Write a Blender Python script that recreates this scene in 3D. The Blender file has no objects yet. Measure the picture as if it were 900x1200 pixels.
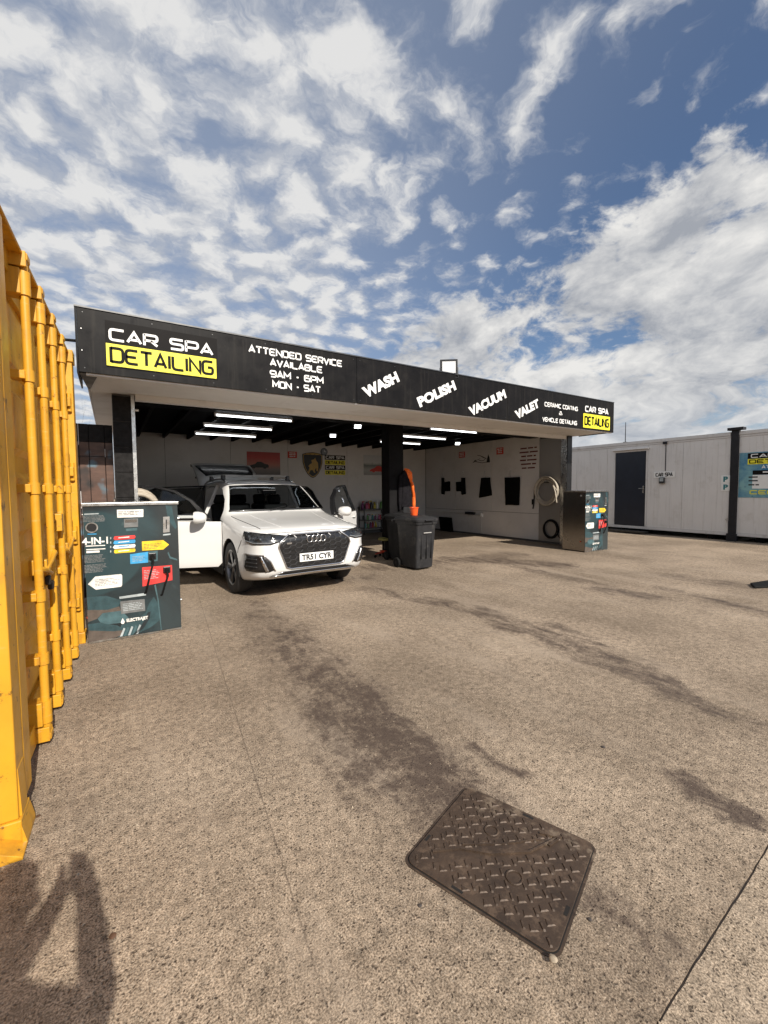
import bpy, bmesh, math, random
import numpy as np
from mathutils import Vector, Matrix, geometry
from mathutils.bvhtree import BVHTree
R = math.radians
random.seed(7)
sc = bpy.context.scene
col = sc.collection

# ------------------------------------------------------------------ camera
CAM_H = 1.60
FPX = 503.66                      # focal length in pixels of the 900 x 1200 photograph
YAW, PITCH, ROLL = R(32.40), R(3.085), R(-0.443)
_f = Vector((math.sin(YAW) * math.cos(PITCH), math.cos(YAW) * math.cos(PITCH), -math.sin(PITCH)))
_r0 = Vector((math.cos(YAW), -math.sin(YAW), 0))
_u0 = _r0.cross(_f)
_r = _r0 * math.cos(ROLL) + _u0 * math.sin(ROLL)
_u = -_r0 * math.sin(ROLL) + _u0 * math.cos(ROLL)
cd = bpy.data.cameras.new('camera')
cam = bpy.data.objects.new('camera', cd)
col.objects.link(cam)
m = Matrix((( _r.x, _u.x, -_f.x, 0), (_r.y, _u.y, -_f.y, 0), (_r.z, _u.z, -_f.z, CAM_H), (0, 0, 0, 1)))
cam.matrix_world = m
cd.sensor_fit = 'HORIZONTAL'
cd.sensor_width = 36.0
cd.lens = 36.0 * FPX / 900.0
cd.clip_start = 0.02
cd.clip_end = 3000
sc.camera = cam
CAMP = Vector((0, 0, CAM_H))

def ray(px, py):
    return (_r * ((px - 450) / FPX) - _u * ((py - 600) / FPX) + _f)
def on_ground(px, py, z=0.0):
    d = ray(px, py); return CAMP + d * ((z - CAM_H) / d.z)
def on_y(px, py, y):
    d = ray(px, py); return CAMP + d * (y / d.y)
def on_x(px, py, x):
    d = ray(px, py); return CAMP + d * (x / d.x)
def on_plane(px, py, p, n):
    d = ray(px, py); p = Vector(p); n = Vector(n)
    return CAMP + d * ((p - CAMP).dot(n) / d.dot(n))

# ------------------------------------------------------------------ light and sky
SUN_EL, SUN_AZ = R(35.5), R(4.0)          # light travels towards +Y and a little towards -X
sun_from = Vector((math.sin(SUN_AZ) * math.cos(SUN_EL), -math.cos(SUN_AZ) * math.cos(SUN_EL), math.sin(SUN_EL)))
sd = bpy.data.lights.new('sun', 'SUN')
sd.energy = 5.0
sd.angle = R(0.55)
sd.color = (1.0, 0.93, 0.82)
sun = bpy.data.objects.new('sun', sd)
col.objects.link(sun)
sun.rotation_euler = sun_from.to_track_quat('Z', 'Y').to_euler()
sun.location = sun_from * 40

SKY_STRENGTH = 0.061
SKYTINT = (1.34, 1.38, 1.47)
CLOUD = ((6.8, 7.2, 8.0), (11.4, 11.3, 11.1), (5.2, 5.5, 6.1), (12.0, 11.8, 11.4))
HORIZON = (8.0, 8.9, 10.2)
world = bpy.data.worlds.new('World')
sc.world = world
world.use_nodes = True
NT = world.node_tree
NT.nodes.clear()

class G:
    """tiny helper to write node graphs as expressions"""
    def __init__(s, tree): s.t = tree; s.n = tree.nodes; s.l = tree.links
    def node(s, kind, **kw):
        n = s.n.new(kind)
        for k, v in kw.items(): setattr(n, k, v)
        return n
    def put(s, sock, v):
        if v is None: return
        if isinstance(v, bpy.types.NodeSocket): s.l.new(v, sock)
        else: sock.default_value = v
    def math(s, op, a, b=None, c=None, clamp=False):
        n = s.node('ShaderNodeMath', operation=op, use_clamp=clamp)
        for i, v in enumerate((a, b, c)): s.put(n.inputs[i], v)
        return n.outputs[0]
    def add(s, a, b): return s.math('ADD', a, b)
    def sub(s, a, b): return s.math('SUBTRACT', a, b)
    def mul(s, a, b): return s.math('MULTIPLY', a, b)
    def div(s, a, b): return s.math('DIVIDE', a, b)
    def mx(s, a, b): return s.math('MAXIMUM', a, b)
    def mn(s, a, b): return s.math('MINIMUM', a, b)
    def vmath(s, op, a, b=None, scale=None):
        n = s.node('ShaderNodeVectorMath', operation=op)
        s.put(n.inputs[0], a)
        if b is not None: s.put(n.inputs[1], b)
        if scale is not None: s.put(n.inputs['Scale'], scale)
        return n.outputs['Value'] if op in ('LENGTH', 'DOT_PRODUCT', 'DISTANCE') else n.outputs['Vector']
    def sep(s, v):
        n = s.node('ShaderNodeSeparateXYZ'); s.put(n.inputs[0], v); return n.outputs
    def comb(s, x, y, z):
        n = s.node('ShaderNodeCombineXYZ')
        for i, v in enumerate((x, y, z)): s.put(n.inputs[i], v)
        return n.outputs[0]
    def noise(s, vec, scale, detail=4, rough=0.5, dist=0.0, dim='3D', out='Fac', lac=2.0):
        n = s.node('ShaderNodeTexNoise', noise_dimensions=dim)
        s.put(n.inputs['Vector'], vec); n.inputs['Scale'].default_value = scale
        n.inputs['Detail'].default_value = detail; n.inputs['Roughness'].default_value = rough
        n.inputs['Distortion'].default_value = dist; n.inputs['Lacunarity'].default_value = lac
        return n.outputs[out]
    def voro(s, vec, scale, feature='F1', out='Distance', rand=1.0):
        n = s.node('ShaderNodeTexVoronoi', feature=feature)
        s.put(n.inputs['Vector'], vec); n.inputs['Scale'].default_value = scale
        n.inputs['Randomness'].default_value = rand
        return n.outputs[out]
    def smooth(s, x, a, b, lo=0.0, hi=1.0):
        n = s.node('ShaderNodeMapRange', interpolation_type='SMOOTHSTEP')
        s.put(n.inputs['Value'], x); s.put(n.inputs['From Min'], a); s.put(n.inputs['From Max'], b)
        n.inputs['To Min'].default_value = lo; n.inputs['To Max'].default_value = hi
        return n.outputs['Result']
    def lin(s, x, a, b, lo=0.0, hi=1.0):
        n = s.node('ShaderNodeMapRange', clamp=True)
        s.put(n.inputs['Value'], x); s.put(n.inputs['From Min'], a); s.put(n.inputs['From Max'], b)
        n.inputs['To Min'].default_value = lo; n.inputs['To Max'].default_value = hi
        return n.outputs['Result']
    def mix(s, f, a, b, blend='MIX'):
        n = s.node('ShaderNodeMix', data_type='RGBA', blend_type=blend)
        s.put(n.inputs['Factor'], f)
        for sock, v in ((n.inputs['A'], a), (n.inputs['B'], b)):
            pass
        ins = [i for i in n.inputs if i.type == 'RGBA']
        for sock, v in zip(ins, (a, b)):
            if isinstance(v, tuple) and len(v) == 3: v = (*v, 1)
            s.put(sock, v)
        return [o for o in n.outputs if o.type == 'RGBA'][0]
    def mapping(s, vec, loc=(0, 0, 0), rot=(0, 0, 0), scale=(1, 1, 1)):
        n = s.node('ShaderNodeMapping')
        s.put(n.inputs['Vector'], vec)
        n.inputs['Location'].default_value = loc; n.inputs['Rotation'].default_value = rot; n.inputs['Scale'].default_value = scale
        return n.outputs[0]

g = G(NT)
sky = g.node('ShaderNodeTexSky', sky_type='NISHITA')
sky.sun_disc = False
sky.sun_elevation = SUN_EL
sky.sun_rotation = math.atan2(sun_from.x, sun_from.y)
sky.air_density = 1.0; sky.dust_density = 0.9; sky.ozone_density = 2.2
gen = g.node('ShaderNodeTexCoord').outputs['Generated']
dirn = g.vmath('NORMALIZE', gen)
dx, dy, dz = g.sep(dirn)
# project the view direction on a cloud deck (the offset stands for the deck's curvature)
KD = 0.16
dzc = g.add(g.mx(dz, 0.0), KD)
px_ = g.div(dx, dzc); py_ = g.div(dy, dzc)
P = g.comb(px_, py_, 0.0)
def deck(px, py):
    d = ray(px, py).normalized(); k = max(d.z, 0) + KD
    return Vector((d.x / k, d.y / k))
def side_of(a, b):
    """signed distance (deck units) from the line through two pixels"""
    A = deck(*a); B = deck(*b); n = Vector(((B - A).y, -(B - A).x)).normalized()
    return g.sub(g.add(g.mul(px_, n.x), g.mul(py_, n.y)), n.dot(A))
warp = g.noise(P, 1.5, 3, 0.5, out='Color')
Pw = g.vmath('ADD', P, g.vmath('SCALE', g.vmath('SUBTRACT', warp, (0.5, 0.5, 0.5)), scale=0.20))
# --- layer one: mottled sheet of altocumulus
def alto(v):
    a = g.noise(v, 3.0, 3, 0.5)
    b = g.noise(g.vmath('ADD', v, (7.3, 1.1, 2.0)), 10.5, 7, 0.63)
    vo = g.node('ShaderNodeTexVoronoi', feature='SMOOTH_F1', voronoi_dimensions='2D')
    g.put(vo.inputs['Vector'], v); vo.inputs['Scale'].default_value = 9.4; vo.inputs['Smoothness'].default_value = 0.9
    return g.add(g.add(g.mul(a, 0.34), g.mul(b, 0.50)), g.mul(g.sub(0.75, vo.outputs['Distance']), 0.32))
P2 = g.vmath('ADD', Pw, g.vmath('SCALE', g.vmath('SUBTRACT', g.noise(P, 6.0, 4, 0.6, out='Color'), (0.5, 0.5, 0.5)), scale=0.16))
nA = alto(P2); nA2 = alto(g.vmath('ADD', P2, (0.02, -0.10, 0.0)))
sA = side_of((690, 10), (500, 400))
covA = g.smooth(sA, 0.50, -0.75)
thA = g.lin(covA, 0.0, 1.0, 0.585, 0.350)
dA = g.smooth(nA, thA, g.add(thA, 0.25))
# --- layer two: the lower cumulus bank with grey undersides, billows as tall as wide
Q = g.vmath('ADD', g.vmath('MULTIPLY', dirn, (3.0, 3.0, 5.0)), g.vmath('SCALE', g.vmath('SUBTRACT', warp, (0.5, 0.5, 0.5)), scale=0.4))
def cum(v):
    a = g.noise(g.vmath('ADD', v, (2.7, 9.2, 0.4)), 0.95, 2, 0.5)
    b = g.noise(g.vmath('ADD', v, (1.7, 4.2, 5.0)), 3.2, 9, 0.62)
    return g.add(g.mul(a, 0.40), g.mul(b, 0.60))
nB = cum(Q); nB2 = cum(g.vmath('ADD', Q, (0.03, -0.05, 0.22)))
sB = side_of((900, 120), (440, 400))
covB = g.smooth(sB, -0.28, 0.38)
thB = g.lin(covB, 0.0, 1.0, 0.66, 0.385)
dB = g.smooth(nB, thB, g.add(thB, 0.10))
shA = g.lin(g.sub(nA, nA2), -0.10, 0.11)
shB = g.lin(g.add(g.sub(nB, nB2), g.mul(g.sub(0.53, nB), 0.5)), -0.10, 0.13)
cA = g.mix(shA, CLOUD[0], CLOUD[1])
cB = g.mix(shB, CLOUD[2], CLOUD[3])
skyc = g.mix(1.0, sky.outputs[0], SKYTINT, 'MULTIPLY')
veil = g.mix(g.mul(covA, 0.52), skyc, (5.6, 6.5, 8.2))
c1 = g.mix(g.mul(dA, 0.92), veil, cA)
c2 = g.mix(g.mul(dB, 0.97), c1, cB)
hz = g.smooth(dz, 0.20, 0.0)
c3 = g.mix(g.mul(hz, 0.45), c2, HORIZON)
bg = g.node('ShaderNodeBackground')
g.put(bg.inputs['Color'], c3)
bg.inputs['Strength'].default_value = SKY_STRENGTH
g.l.new(bg.outputs[0], g.node('ShaderNodeOutputWorld').inputs['Surface'])

sc.view_settings.view_transform = 'Standard'
sc.view_settings.look = 'None'
sc.view_settings.exposure = 0.22
sc.view_settings.gamma = 1.0
sc.render.engine = 'CYCLES'
sc.cycles.use_denoising = True
sc.cycles.max_bounces = 8
sc.cycles.diffuse_bounces = 4
sc.cycles.glossy_bounces = 4
sc.cycles.transmission_bounces = 6
sc.cycles.transparent_max_bounces = 12
sc.cycles.caustics_reflective = False
sc.cycles.caustics_refractive = False
sc.cycles.sample_clamp_indirect = 6.0

# ------------------------------------------------------------------ materials
MAT = {}
def bsdf(m):
    return next(n for n in m.node_tree.nodes if n.type == 'BSDF_PRINCIPLED')
def mat(name, rgb, rough=0.6, metal=0.0, var=0.12, vscale=6.0, bump=0.0, bscale=60.0, coat=0.0, emit=None, estr=0.0,
        dirt=None, dscale=3.0, damt=0.5, alpha=None, trans=0.0, spec=None, ior=None, rvar=0.0, streak=False, rust=0.0):
    if name in MAT: return MAT[name]
    m = bpy.data.materials.new(name); m.use_nodes = True
    MAT[name] = m
    g = G(m.node_tree); b = bsdf(m)
    co = g.node('ShaderNodeTexCoord').outputs['Object']
    c = (*rgb, 1)
    if var > 0:
        n1 = g.noise(co, vscale, 5, 0.6)
        f = g.lin(n1, 0.3, 0.7, 1 - var, 1 + var)
        c = g.vmath('MULTIPLY', tuple(rgb), g.comb(f, f, f))
        if dirt:
            n2 = g.noise(g.vmath('ADD', co, (3.1, 5.7, 1.3)), dscale, 7, 0.68)
            c = g.mix(g.smooth(n2, 0.52, 0.72, 0.0, damt), c, dirt)
            if streak:
                n3 = g.noise(g.mapping(co, loc=(2, 1, 0), scale=(9, 9, 0.5)), 1.6, 6, 0.65)
                c = g.mix(g.smooth(n3, 0.52, 0.70, 0.0, damt), c, dirt)
        if rust > 0:
            n4 = g.noise(g.vmath('ADD', co, (8.1, 2.2, 4.4)), 11, 8, 0.75)
            c = g.mix(g.smooth(n4, 0.60, 0.655, 0.0, rust), c, (0.10, 0.040, 0.016))
            n5 = g.noise(g.mapping(co, loc=(5, 3, 1), scale=(2, 2, 14)), 3.0, 5, 0.6)
            c = g.mix(g.smooth(n5, 0.62, 0.70, 0.0, rust * .6), c, (0.62, 0.42, 0.16))
    g.put(b.inputs['Base Color'], c)
    b.inputs['Roughness'].default_value = rough
    if rvar > 0:
        g.put(b.inputs['Roughness'], g.lin(g.noise(co, vscale * 1.7, 5, 0.6), 0.3, 0.7, max(0.02, rough - rvar), min(1, rough + rvar)))
    b.inputs['Metallic'].default_value = metal
    b.inputs['Coat Weight'].default_value = coat
    b.inputs['Coat Roughness'].default_value = 0.04
    if trans: b.inputs['Transmission Weight'].default_value = trans
    if ior: b.inputs['IOR'].default_value = ior
    if spec is not None: b.inputs['Specular IOR Level'].default_value = spec
    if emit:
        b.inputs['Emission Color'].default_value = (*emit, 1); b.inputs['Emission Strength'].default_value = estr
    if bump > 0:
        bn = g.node('ShaderNodeBump'); bn.inputs['Strength'].default_value = bump; bn.inputs['Distance'].default_value = 0.01
        g.put(bn.inputs['Height'], g.noise(co, bscale, 5, 0.6))
        g.put(b.inputs['Normal'], bn.outputs[0])
    return m
def glass(name, tint, rough=0.02, opac=0.5):
    """thin dark glazing: a mix of see-through and glossy, the same for every ray"""
    if name in MAT: return MAT[name]
    m = bpy.data.materials.new(name); m.use_nodes = True; MAT[name] = m
    g = G(m.node_tree); m.node_tree.nodes.clear()
    tr = g.node('ShaderNodeBsdfTransparent'); tr.inputs[0].default_value = (*tint, 1)
    gl = g.node('ShaderNodeBsdfGlossy'); gl.inputs['Color'].default_value = (0.9, 0.95, 1, 1); gl.inputs['Roughness'].default_value = rough
    fr = g.node('ShaderNodeFresnel'); fr.inputs['IOR'].default_value = 1.5
    mx = g.node('ShaderNodeMixShader')
    g.put(mx.inputs[0], g.math('MAXIMUM', fr.outputs[0], 0.04)); g.l.new(tr.outputs[0], mx.inputs[1]); g.l.new(gl.outputs[0], mx.inputs[2])
    g.l.new(mx.outputs[0], g.node('ShaderNodeOutputMaterial').inputs['Surface'])
    return m

mat('black_panel', (0.0085, 0.0078, 0.008), 0.38, var=0.25, vscale=2.5, bump=0.10, bscale=2.2, rvar=0.12, spec=0.12, dirt=(0.022, 0.020, 0.018), dscale=2.2, damt=0.7, streak=True)
mat('vinyl_white', (0.80, 0.80, 0.79), 0.45, var=0.05)
mat('vinyl_yellow', (0.83, 0.76, 0.035), 0.45, var=0.05)
mat('vinyl_dark', (0.0095, 0.0085, 0.0085), 0.5, var=0.1, spec=0.08)
mat('soffit', (0.74, 0.72, 0.70), 0.6, var=0.06, vscale=1.5, dirt=(0.48, 0.45, 0.41), dscale=2.0, damt=0.4)
mat('wall_board', (0.63, 0.61, 0.595), 0.42, var=0.06, vscale=1.2, dirt=(0.42, 0.395, 0.37), dscale=1.6, damt=0.35)
mat('wall_edge', (0.10, 0.095, 0.09), 0.7, var=0.1)
mat('ceiling_black', (0.012, 0.012, 0.013), 0.8, var=0.3, vscale=2, spec=0.05)
mat('joist_black', (0.012, 0.0115, 0.012), 0.6, var=0.3, vscale=4, spec=0.04)
mat('tile_black', (0.020, 0.019, 0.019), 0.4, var=0.4, vscale=14, bump=0.25, bscale=45, spec=0.06)
mat('steel', (0.55, 0.54, 0.52), 0.30, metal=1.0, var=0.12, vscale=9, rvar=0.12)
mat('steel_brushed', (0.30, 0.28, 0.26), 0.24, metal=1.0, var=0.10, vscale=1.3, rvar=0.05)
mat('panel_grey', (0.30, 0.285, 0.27), 0.35, metal=0.35, var=0.08, vscale=1.2, rvar=0.05)
mat('steel_dark', (0.10, 0.10, 0.10), 0.35, metal=0.9, var=0.2)
mat('aluminium', (0.72, 0.71, 0.69), 0.35, metal=0.6, var=0.08)
mat('rubber_black', (0.014, 0.014, 0.014), 0.75, var=0.3, vscale=12, bump=0.1, bscale=120, spec=0.08)
mat('plastic_black', (0.012, 0.012, 0.013), 0.38, var=0.2, vscale=9)
mat('tube_glow', (0.9, 0.9, 0.9), 0.5, var=0, emit=(0.94, 0.97, 1.0), estr=3.6)
mat('flood_glow', (0.9, 0.9, 0.9), 0.5, var=0, emit=(0.95, 0.97, 1.0), estr=4.2)
mat('lamp_glass', (0.66, 0.67, 0.68), 0.35, var=0.05)
mat('hose_beige', (0.40, 0.35, 0.28), 0.55, var=0.2, vscale=15)
mat('bin_grey', (0.026, 0.026, 0.028), 0.50, var=0.25, vscale=7, dirt=(0.10, 0.092, 0.082), dscale=5, damt=0.6, bump=0.08, bscale=140, spec=0.18)
mat('bin_dark', (0.022, 0.022, 0.023), 0.55, var=0.25, vscale=7, spec=0.06)
mat('orange_plastic', (0.85, 0.10, 0.015), 0.45, var=0.1)
mat('orange_cloth', (0.90, 0.16, 0.02), 0.8, var=0.2, vscale=20)
mat('dark_cloth', (0.014, 0.013, 0.015), 0.9, var=0.4, vscale=25, bump=0.2, bscale=60, spec=0.02)
mat('mat_black', (0.007, 0.007, 0.007), 0.85, var=0.2, vscale=12, bump=0.1, bscale=200, spec=0.04)
mat('sign_red', (0.55, 0.05, 0.035), 0.5, var=0.15, vscale=30)
mat('sign_white', (0.78, 0.78, 0.76), 0.5, var=0.04)
mat('ink_black', (0.015, 0.015, 0.015), 0.5, var=0.1)
mat('ink_red', (0.12, 0.015, 0.015), 0.5, var=0.1)
mat('gold', (0.50, 0.32, 0.07), 0.45, var=0.15, vscale=20)
mat('olive_vinyl', (0.22, 0.20, 0.06), 0.6, var=0.2, vscale=20)
mat('red_metal', (0.50, 0.05, 0.02), 0.4, var=0.2, vscale=15, dirt=(0.15, 0.10, 0.07), dscale=12)
mat('cabin_wall', (0.66, 0.645, 0.63), 0.55, var=0.05, vscale=1.0, dirt=(0.44, 0.41, 0.37), dscale=2.2, damt=0.40, streak=True, bump=0.02, bscale=4)
mat('cabin_trim', (0.60, 0.585, 0.57), 0.55, var=0.06, vscale=2.0, dirt=(0.30, 0.27, 0.24), dscale=3, damt=0.4)
mat('cabin_dark', (0.022, 0.022, 0.025), 0.5, var=0.2, spec=0.18)
mat('door_navy', (0.013, 0.017, 0.028), 0.38, var=0.2, vscale=3)
mat('under_black', (0.010, 0.010, 0.010), 0.9, var=0.2, spec=0.18)
# ------------------------------------------------------------------ mesh helpers
def tag(o, label=None, cat=None, group=None, kind=None):
    if label: o['label'] = label
    if cat: o['category'] = cat
    if group: o['group'] = group
    if kind: o['kind'] = kind
    return o
def empty(name, loc=(0, 0, 0), rz=0.0, label=None, cat=None, group=None):
    o = bpy.data.objects.new(name, None)
    o.empty_display_size = 0.1
    col.objects.link(o)
    o.location = loc; o.rotation_euler = (0, 0, rz)
    tag(o, label, cat, group)
    return o
def wmat(o):
    m = Matrix.LocRotScale(o.location, o.rotation_euler, o.scale)
    return wmat(o.parent) @ m if o.parent else m
def finish(name, me, material, parent=None, world=True, bevel=0.0, segs=2, smooth=None):
    if smooth is not None:
        for p in me.polygons: p.use_smooth = True
        me.set_sharp_from_angle(angle=R(smooth))
    o = bpy.data.objects.new(name, me)
    if material is not None:
        me.materials.clear(); me.materials.append(MAT[material] if isinstance(material, str) else material)
    col.objects.link(o)
    if parent is not None:
        o.parent = parent
        if world: me.transform(wmat(parent).inverted())
    if bevel > 0:
        b = o.modifiers.new('bevel', 'BEVEL'); b.width = bevel; b.segments = segs; b.limit_method = 'ANGLE'; b.angle_limit = R(35)
    return o
class Letters(list):
    """one builder for each letter of a line"""
    def build(s, name, material, parent=None, **kw):
        if len(s) > 1 and LETTER_SPLIT[0]:
            for b in s: b.build('letter', material, parent, **kw)
        else:
            m_ = MB()
            for b in s: m_.add(b.v, b.f)
            return m_.build(name, material, parent, **kw)
LETTER_SPLIT = [True]
class MB:
    def __init__(s): s.v = []; s.f = []
    def add(s, vs, fs):
        n = len(s.v); s.v += [tuple(v) for v in vs]; s.f += [tuple(i + n for i in f) for f in fs]; return s
    def box(s, c, d, M=None):
        x, y, z = d[0] / 2, d[1] / 2, d[2] / 2
        vs = [Vector((i * x, j * y, k * z)) for k in (-1, 1) for j in (-1, 1) for i in (-1, 1)]
        c = Vector(c)
        vs = [((M @ v) if M is not None else v) + c for v in vs]
        return s.add(vs, [(0, 2, 3, 1), (4, 5, 7, 6), (0, 1, 5, 4), (2, 6, 7, 3), (0, 4, 6, 2), (1, 3, 7, 5)])
    def span(s, x0, x1, y0, y1, z0, z1):
        return s.box(((x0 + x1) / 2, (y0 + y1) / 2, (z0 + z1) / 2), (abs(x1 - x0), abs(y1 - y0), abs(z1 - z0)))
    def cyl(s, a, b, r0, r1=None, n=16, caps=True):
        r1 = r0 if r1 is None else r1
        a = Vector(a); b = Vector(b); d = (b - a).normalized(); q = d.to_track_quat('Z', 'Y')
        vs = []
        for p, r in ((a, r0), (b, r1)):
            for i in range(n):
                t = 2 * math.pi * i / n
                vs.append(p + q @ Vector((r * math.cos(t), r * math.sin(t), 0)))
        fs = [(i, (i + 1) % n, n + (i + 1) % n, n + i) for i in range(n)]
        if caps: fs += [tuple(reversed(range(n))), tuple(range(n, 2 * n))]
        return s.add(vs, fs)
    def tube(s, pts, r, n=8, closed=False, caps=True):
        pts = [Vector(p) for p in pts]; m = len(pts); vs = []; rr = r if isinstance(r, (list, tuple)) else [r] * m
        up = None
        for i, p in enumerate(pts):
            if closed: t = pts[(i + 1) % m] - pts[i - 1]
            else: t = pts[min(i + 1, m - 1)] - pts[max(i - 1, 0)]
            t = t.normalized() if t.length > 1e-9 else Vector((0, 0, 1))
            if up is None: up = t.orthogonal().normalized()
            up = (up - t * up.dot(t)); up = up.normalized() if up.length > 1e-6 else t.orthogonal().normalized()
            w = t.cross(up)
            for k in range(n):
                a = 2 * math.pi * k / n
                vs.append(p + (up * math.cos(a) + w * math.sin(a)) * rr[i])
        fs = []
        for i in range(m if closed else m - 1):
            j = (i + 1) % m
            fs += [(i * n + k, i * n + (k + 1) % n, j * n + (k + 1) % n, j * n + k) for k in range(n)]
        if not closed and caps: fs += [tuple(reversed(range(n))), tuple(range((m - 1) * n, m * n))]
        return s.add(vs, fs)
    def lathe(s, prof, n=32, M=None, closed=False):
        """prof: (radius, height) pairs turned about local Z"""
        vs = []
        for r, h in prof:
            for i in range(n):
                t = 2 * math.pi * i / n
                v = Vector((r * math.cos(t), r * math.sin(t), h)); vs.append(M @ v if M is not None else v)
        m = len(prof)
        fs = [(i * n + k, i * n + (k + 1) % n, ((i + 1) % m) * n + (k + 1) % n, ((i + 1) % m) * n + k) for i in range(m if closed else m - 1) for k in range(n)]
        return s.add(vs, fs)
    def prism(s, poly, O, ex, ey, depth):
        """flat outline (2-D points) on plane O/ex/ey, thickened along ex x ey by depth (from 0 to depth)"""
        O = Vector(O); ex = Vector(ex); ey = Vector(ey); en = ex.cross(ey)
        n = len(poly)
        if sum(poly[i - 1][0] * poly[i][1] - poly[i][0] * poly[i - 1][1] for i in range(n)) < 0: poly = list(reversed(poly))
        a = [O + ex * x + ey * y for x, y in poly]; b = [p + en * depth for p in a]
        if depth < 0: a, b = b, a
        return s.add(a + b, [tuple(reversed(range(n))), tuple(range(n, 2 * n))] + [(i, (i + 1) % n, n + (i + 1) % n, n + i) for i in range(n)])
    def mesh(s, name):
        me = bpy.data.meshes.new(name); me.from_pydata(s.v, [], s.f); me.validate(); me.update(); return me
    def build(s, name, material, parent=None, **kw):
        return finish(name, s.mesh(name), material, parent, **kw)
def copy_tree(o, parent=None):
    c = o.copy(); col.objects.link(c); c.parent = parent
    for ch in list(o.children): copy_tree(ch, c)
    return c
def rrect(x0, x1, y0, y1, r, n=4):
    pts = []
    for cx, cy, a0 in ((x1 - r, y0 + r, -90), (x1 - r, y1 - r, 0), (x0 + r, y1 - r, 90), (x0 + r, y0 + r, 180)):
        for i in range(n + 1):
            a = R(a0 + 90 * i / n); pts.append((cx + r * math.cos(a), cy + r * math.sin(a)))
    return pts

# ------------------------------------------------------------------ lettering
TECH = {
 'A': [[(0, 0), (.5, 1), (1, 0)], [(.2, .27), (.8, .27)]],
 'B': [[(0, 0), (0, 1), (.92, 1), (.92, .54), (0, .54)], [(.92, .54), (1, .54), (1, 0), (0, 0)]],
 'C': [[(1, 1), (0, 1), (0, 0), (1, 0)]],
 'D': [[(0, -.07), (0, 1.07)], [(0, 1), (1, 1), (1, 0), (0, 0)]],
 'E': [[(1, 1), (0, 1), (0, 0), (1, 0)], [(0, .5), (.86, .5)]],
 'G': [[(1, 1), (0, 1), (0, 0), (1, 0), (1, .52), (.5, .52)]],
 'H': [[(0, 0), (0, 1)], [(1, 0), (1, 1)], [(0, .5), (1, .5)]],
 'I': [[(.5, 0), (.5, 1)]],
 'J': [[(1, 1), (1, 0), (0, 0), (0, .3)]],
 'L': [[(0, 1), (0, 0), (1, 0)]],
 'M': [[(0, 0), (0, 1), (.5, .3), (1, 1), (1, 0)]],
 'N': [[(0, 0), (0, 1), (1, 0), (1, 1)]],
 'O': [[(.5, 0), (0, 0), (0, 1), (1, 1), (1, 0), (.5, 0)]],
 'P': [[(0, -.06), (0, 1.07)], [(0, 1), (1, 1), (1, .40), (0, .40)]],
 'R': [[(0, -.06), (0, 1.07)], [(0, 1), (1, 1), (1, .44), (0, .44)], [(.5, .44), (1, 0)]],
 'S': [[(1, 1), (0, 1), (0, .52), (1, .52), (1, 0), (0, 0)]],
 'T': [[(0, 1), (1, 1)], [(.5, 1), (.5, 0)]],
 'U': [[(0, 1), (0, 0), (1, 0), (1, 1)]],
 'V': [[(0, 1), (.5, 0), (1, 1)]],
 'W': [[(0, 1), (.25, 0), (.5, .8), (.75, 0), (1, 1)]],
 'Y': [[(0, 1), (.5, .45), (1, 1)], [(.5, .45), (.5, 0)]],
 '9': [[(1, .44), (0, .44), (0, 1), (1, 1), (1, 0), (.1, 0)]],
 '6': [[(.9, 1), (0, 1), (0, 0), (1, 0), (1, .56), (0, .56)]],
 '-': [[(.2, .45), (.8, .45)]],
 '&': [[(1, 0), (.25, .8), (.25, 1), (.7, 1), (.7, .75), (0, .4), (0, 0), (.65, 0), (1, .4)]],
}
TW = {'I': .12, 'M': 1.15, 'W': 1.3, '-': .6, ' ': .55}
def round_line(p, r):
    if len(p) < 3: return p
    out = [p[0]]
    for i in range(1, len(p) - 1):
        a, b, c = Vector(p[i - 1]), Vector(p[i]), Vector(p[i + 1])
        d1 = (a - b); d2 = (c - b); k = min(r, d1.length * .45, d2.length * .45)
        if d1.normalized().dot(d2.normalized()) < -0.2 or abs(d1.normalized().dot(d2.normalized())) < 0.25:
            s0 = b + d1.normalized() * k; s1 = b + d2.normalized() * k
            for t in (0, .25, .5, .75, 1): out.append(tuple(s0 * (1 - t) ** 2 + b * 2 * t * (1 - t) + s1 * t * t))
        else: out.append(tuple(b))
    out.append(p[-1]); return out
def stroke(mb, pts, w, O, ex, ey, depth):
    pts = [Vector(p) for p in pts]; L = []; Rr = []
    for i, p in enumerate(pts):
        d0 = (p - pts[i - 1]).normalized() if i else None
        d1 = (pts[i + 1] - p).normalized() if i < len(pts) - 1 else None
        if d0 is None: d0 = d1
        if d1 is None: d1 = d0
        n0 = Vector((-d0.y, d0.x)); n1 = Vector((-d1.y, d1.x)); b = n0 + n1
        b = b.normalized() if b.length > 1e-6 else n0
        k = w / 2 / max(0.45, b.dot(n0)); L.append(p + b * k); Rr.append(p - b * k)
    en = ex.cross(ey); n = len(pts)
    up = [O + ex * q.x + ey * q.y for q in L + Rr]
    vs = up + [q + en * depth for q in up]
    fs = []
    for i in range(n - 1):
        fs.append((2 * n + i, 3 * n + i, 3 * n + i + 1, 2 * n + i + 1))
        fs.append((i, i + 1, 2 * n + i + 1, 2 * n + i)); fs.append((n + i + 1, n + i, 3 * n + i, 3 * n + i + 1))
    fs.append((0, 2 * n, 3 * n, n)); fs.append((n - 1, 2 * n - 1, 4 * n - 1, 3 * n - 1))
    mb.add(vs, fs)
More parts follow.
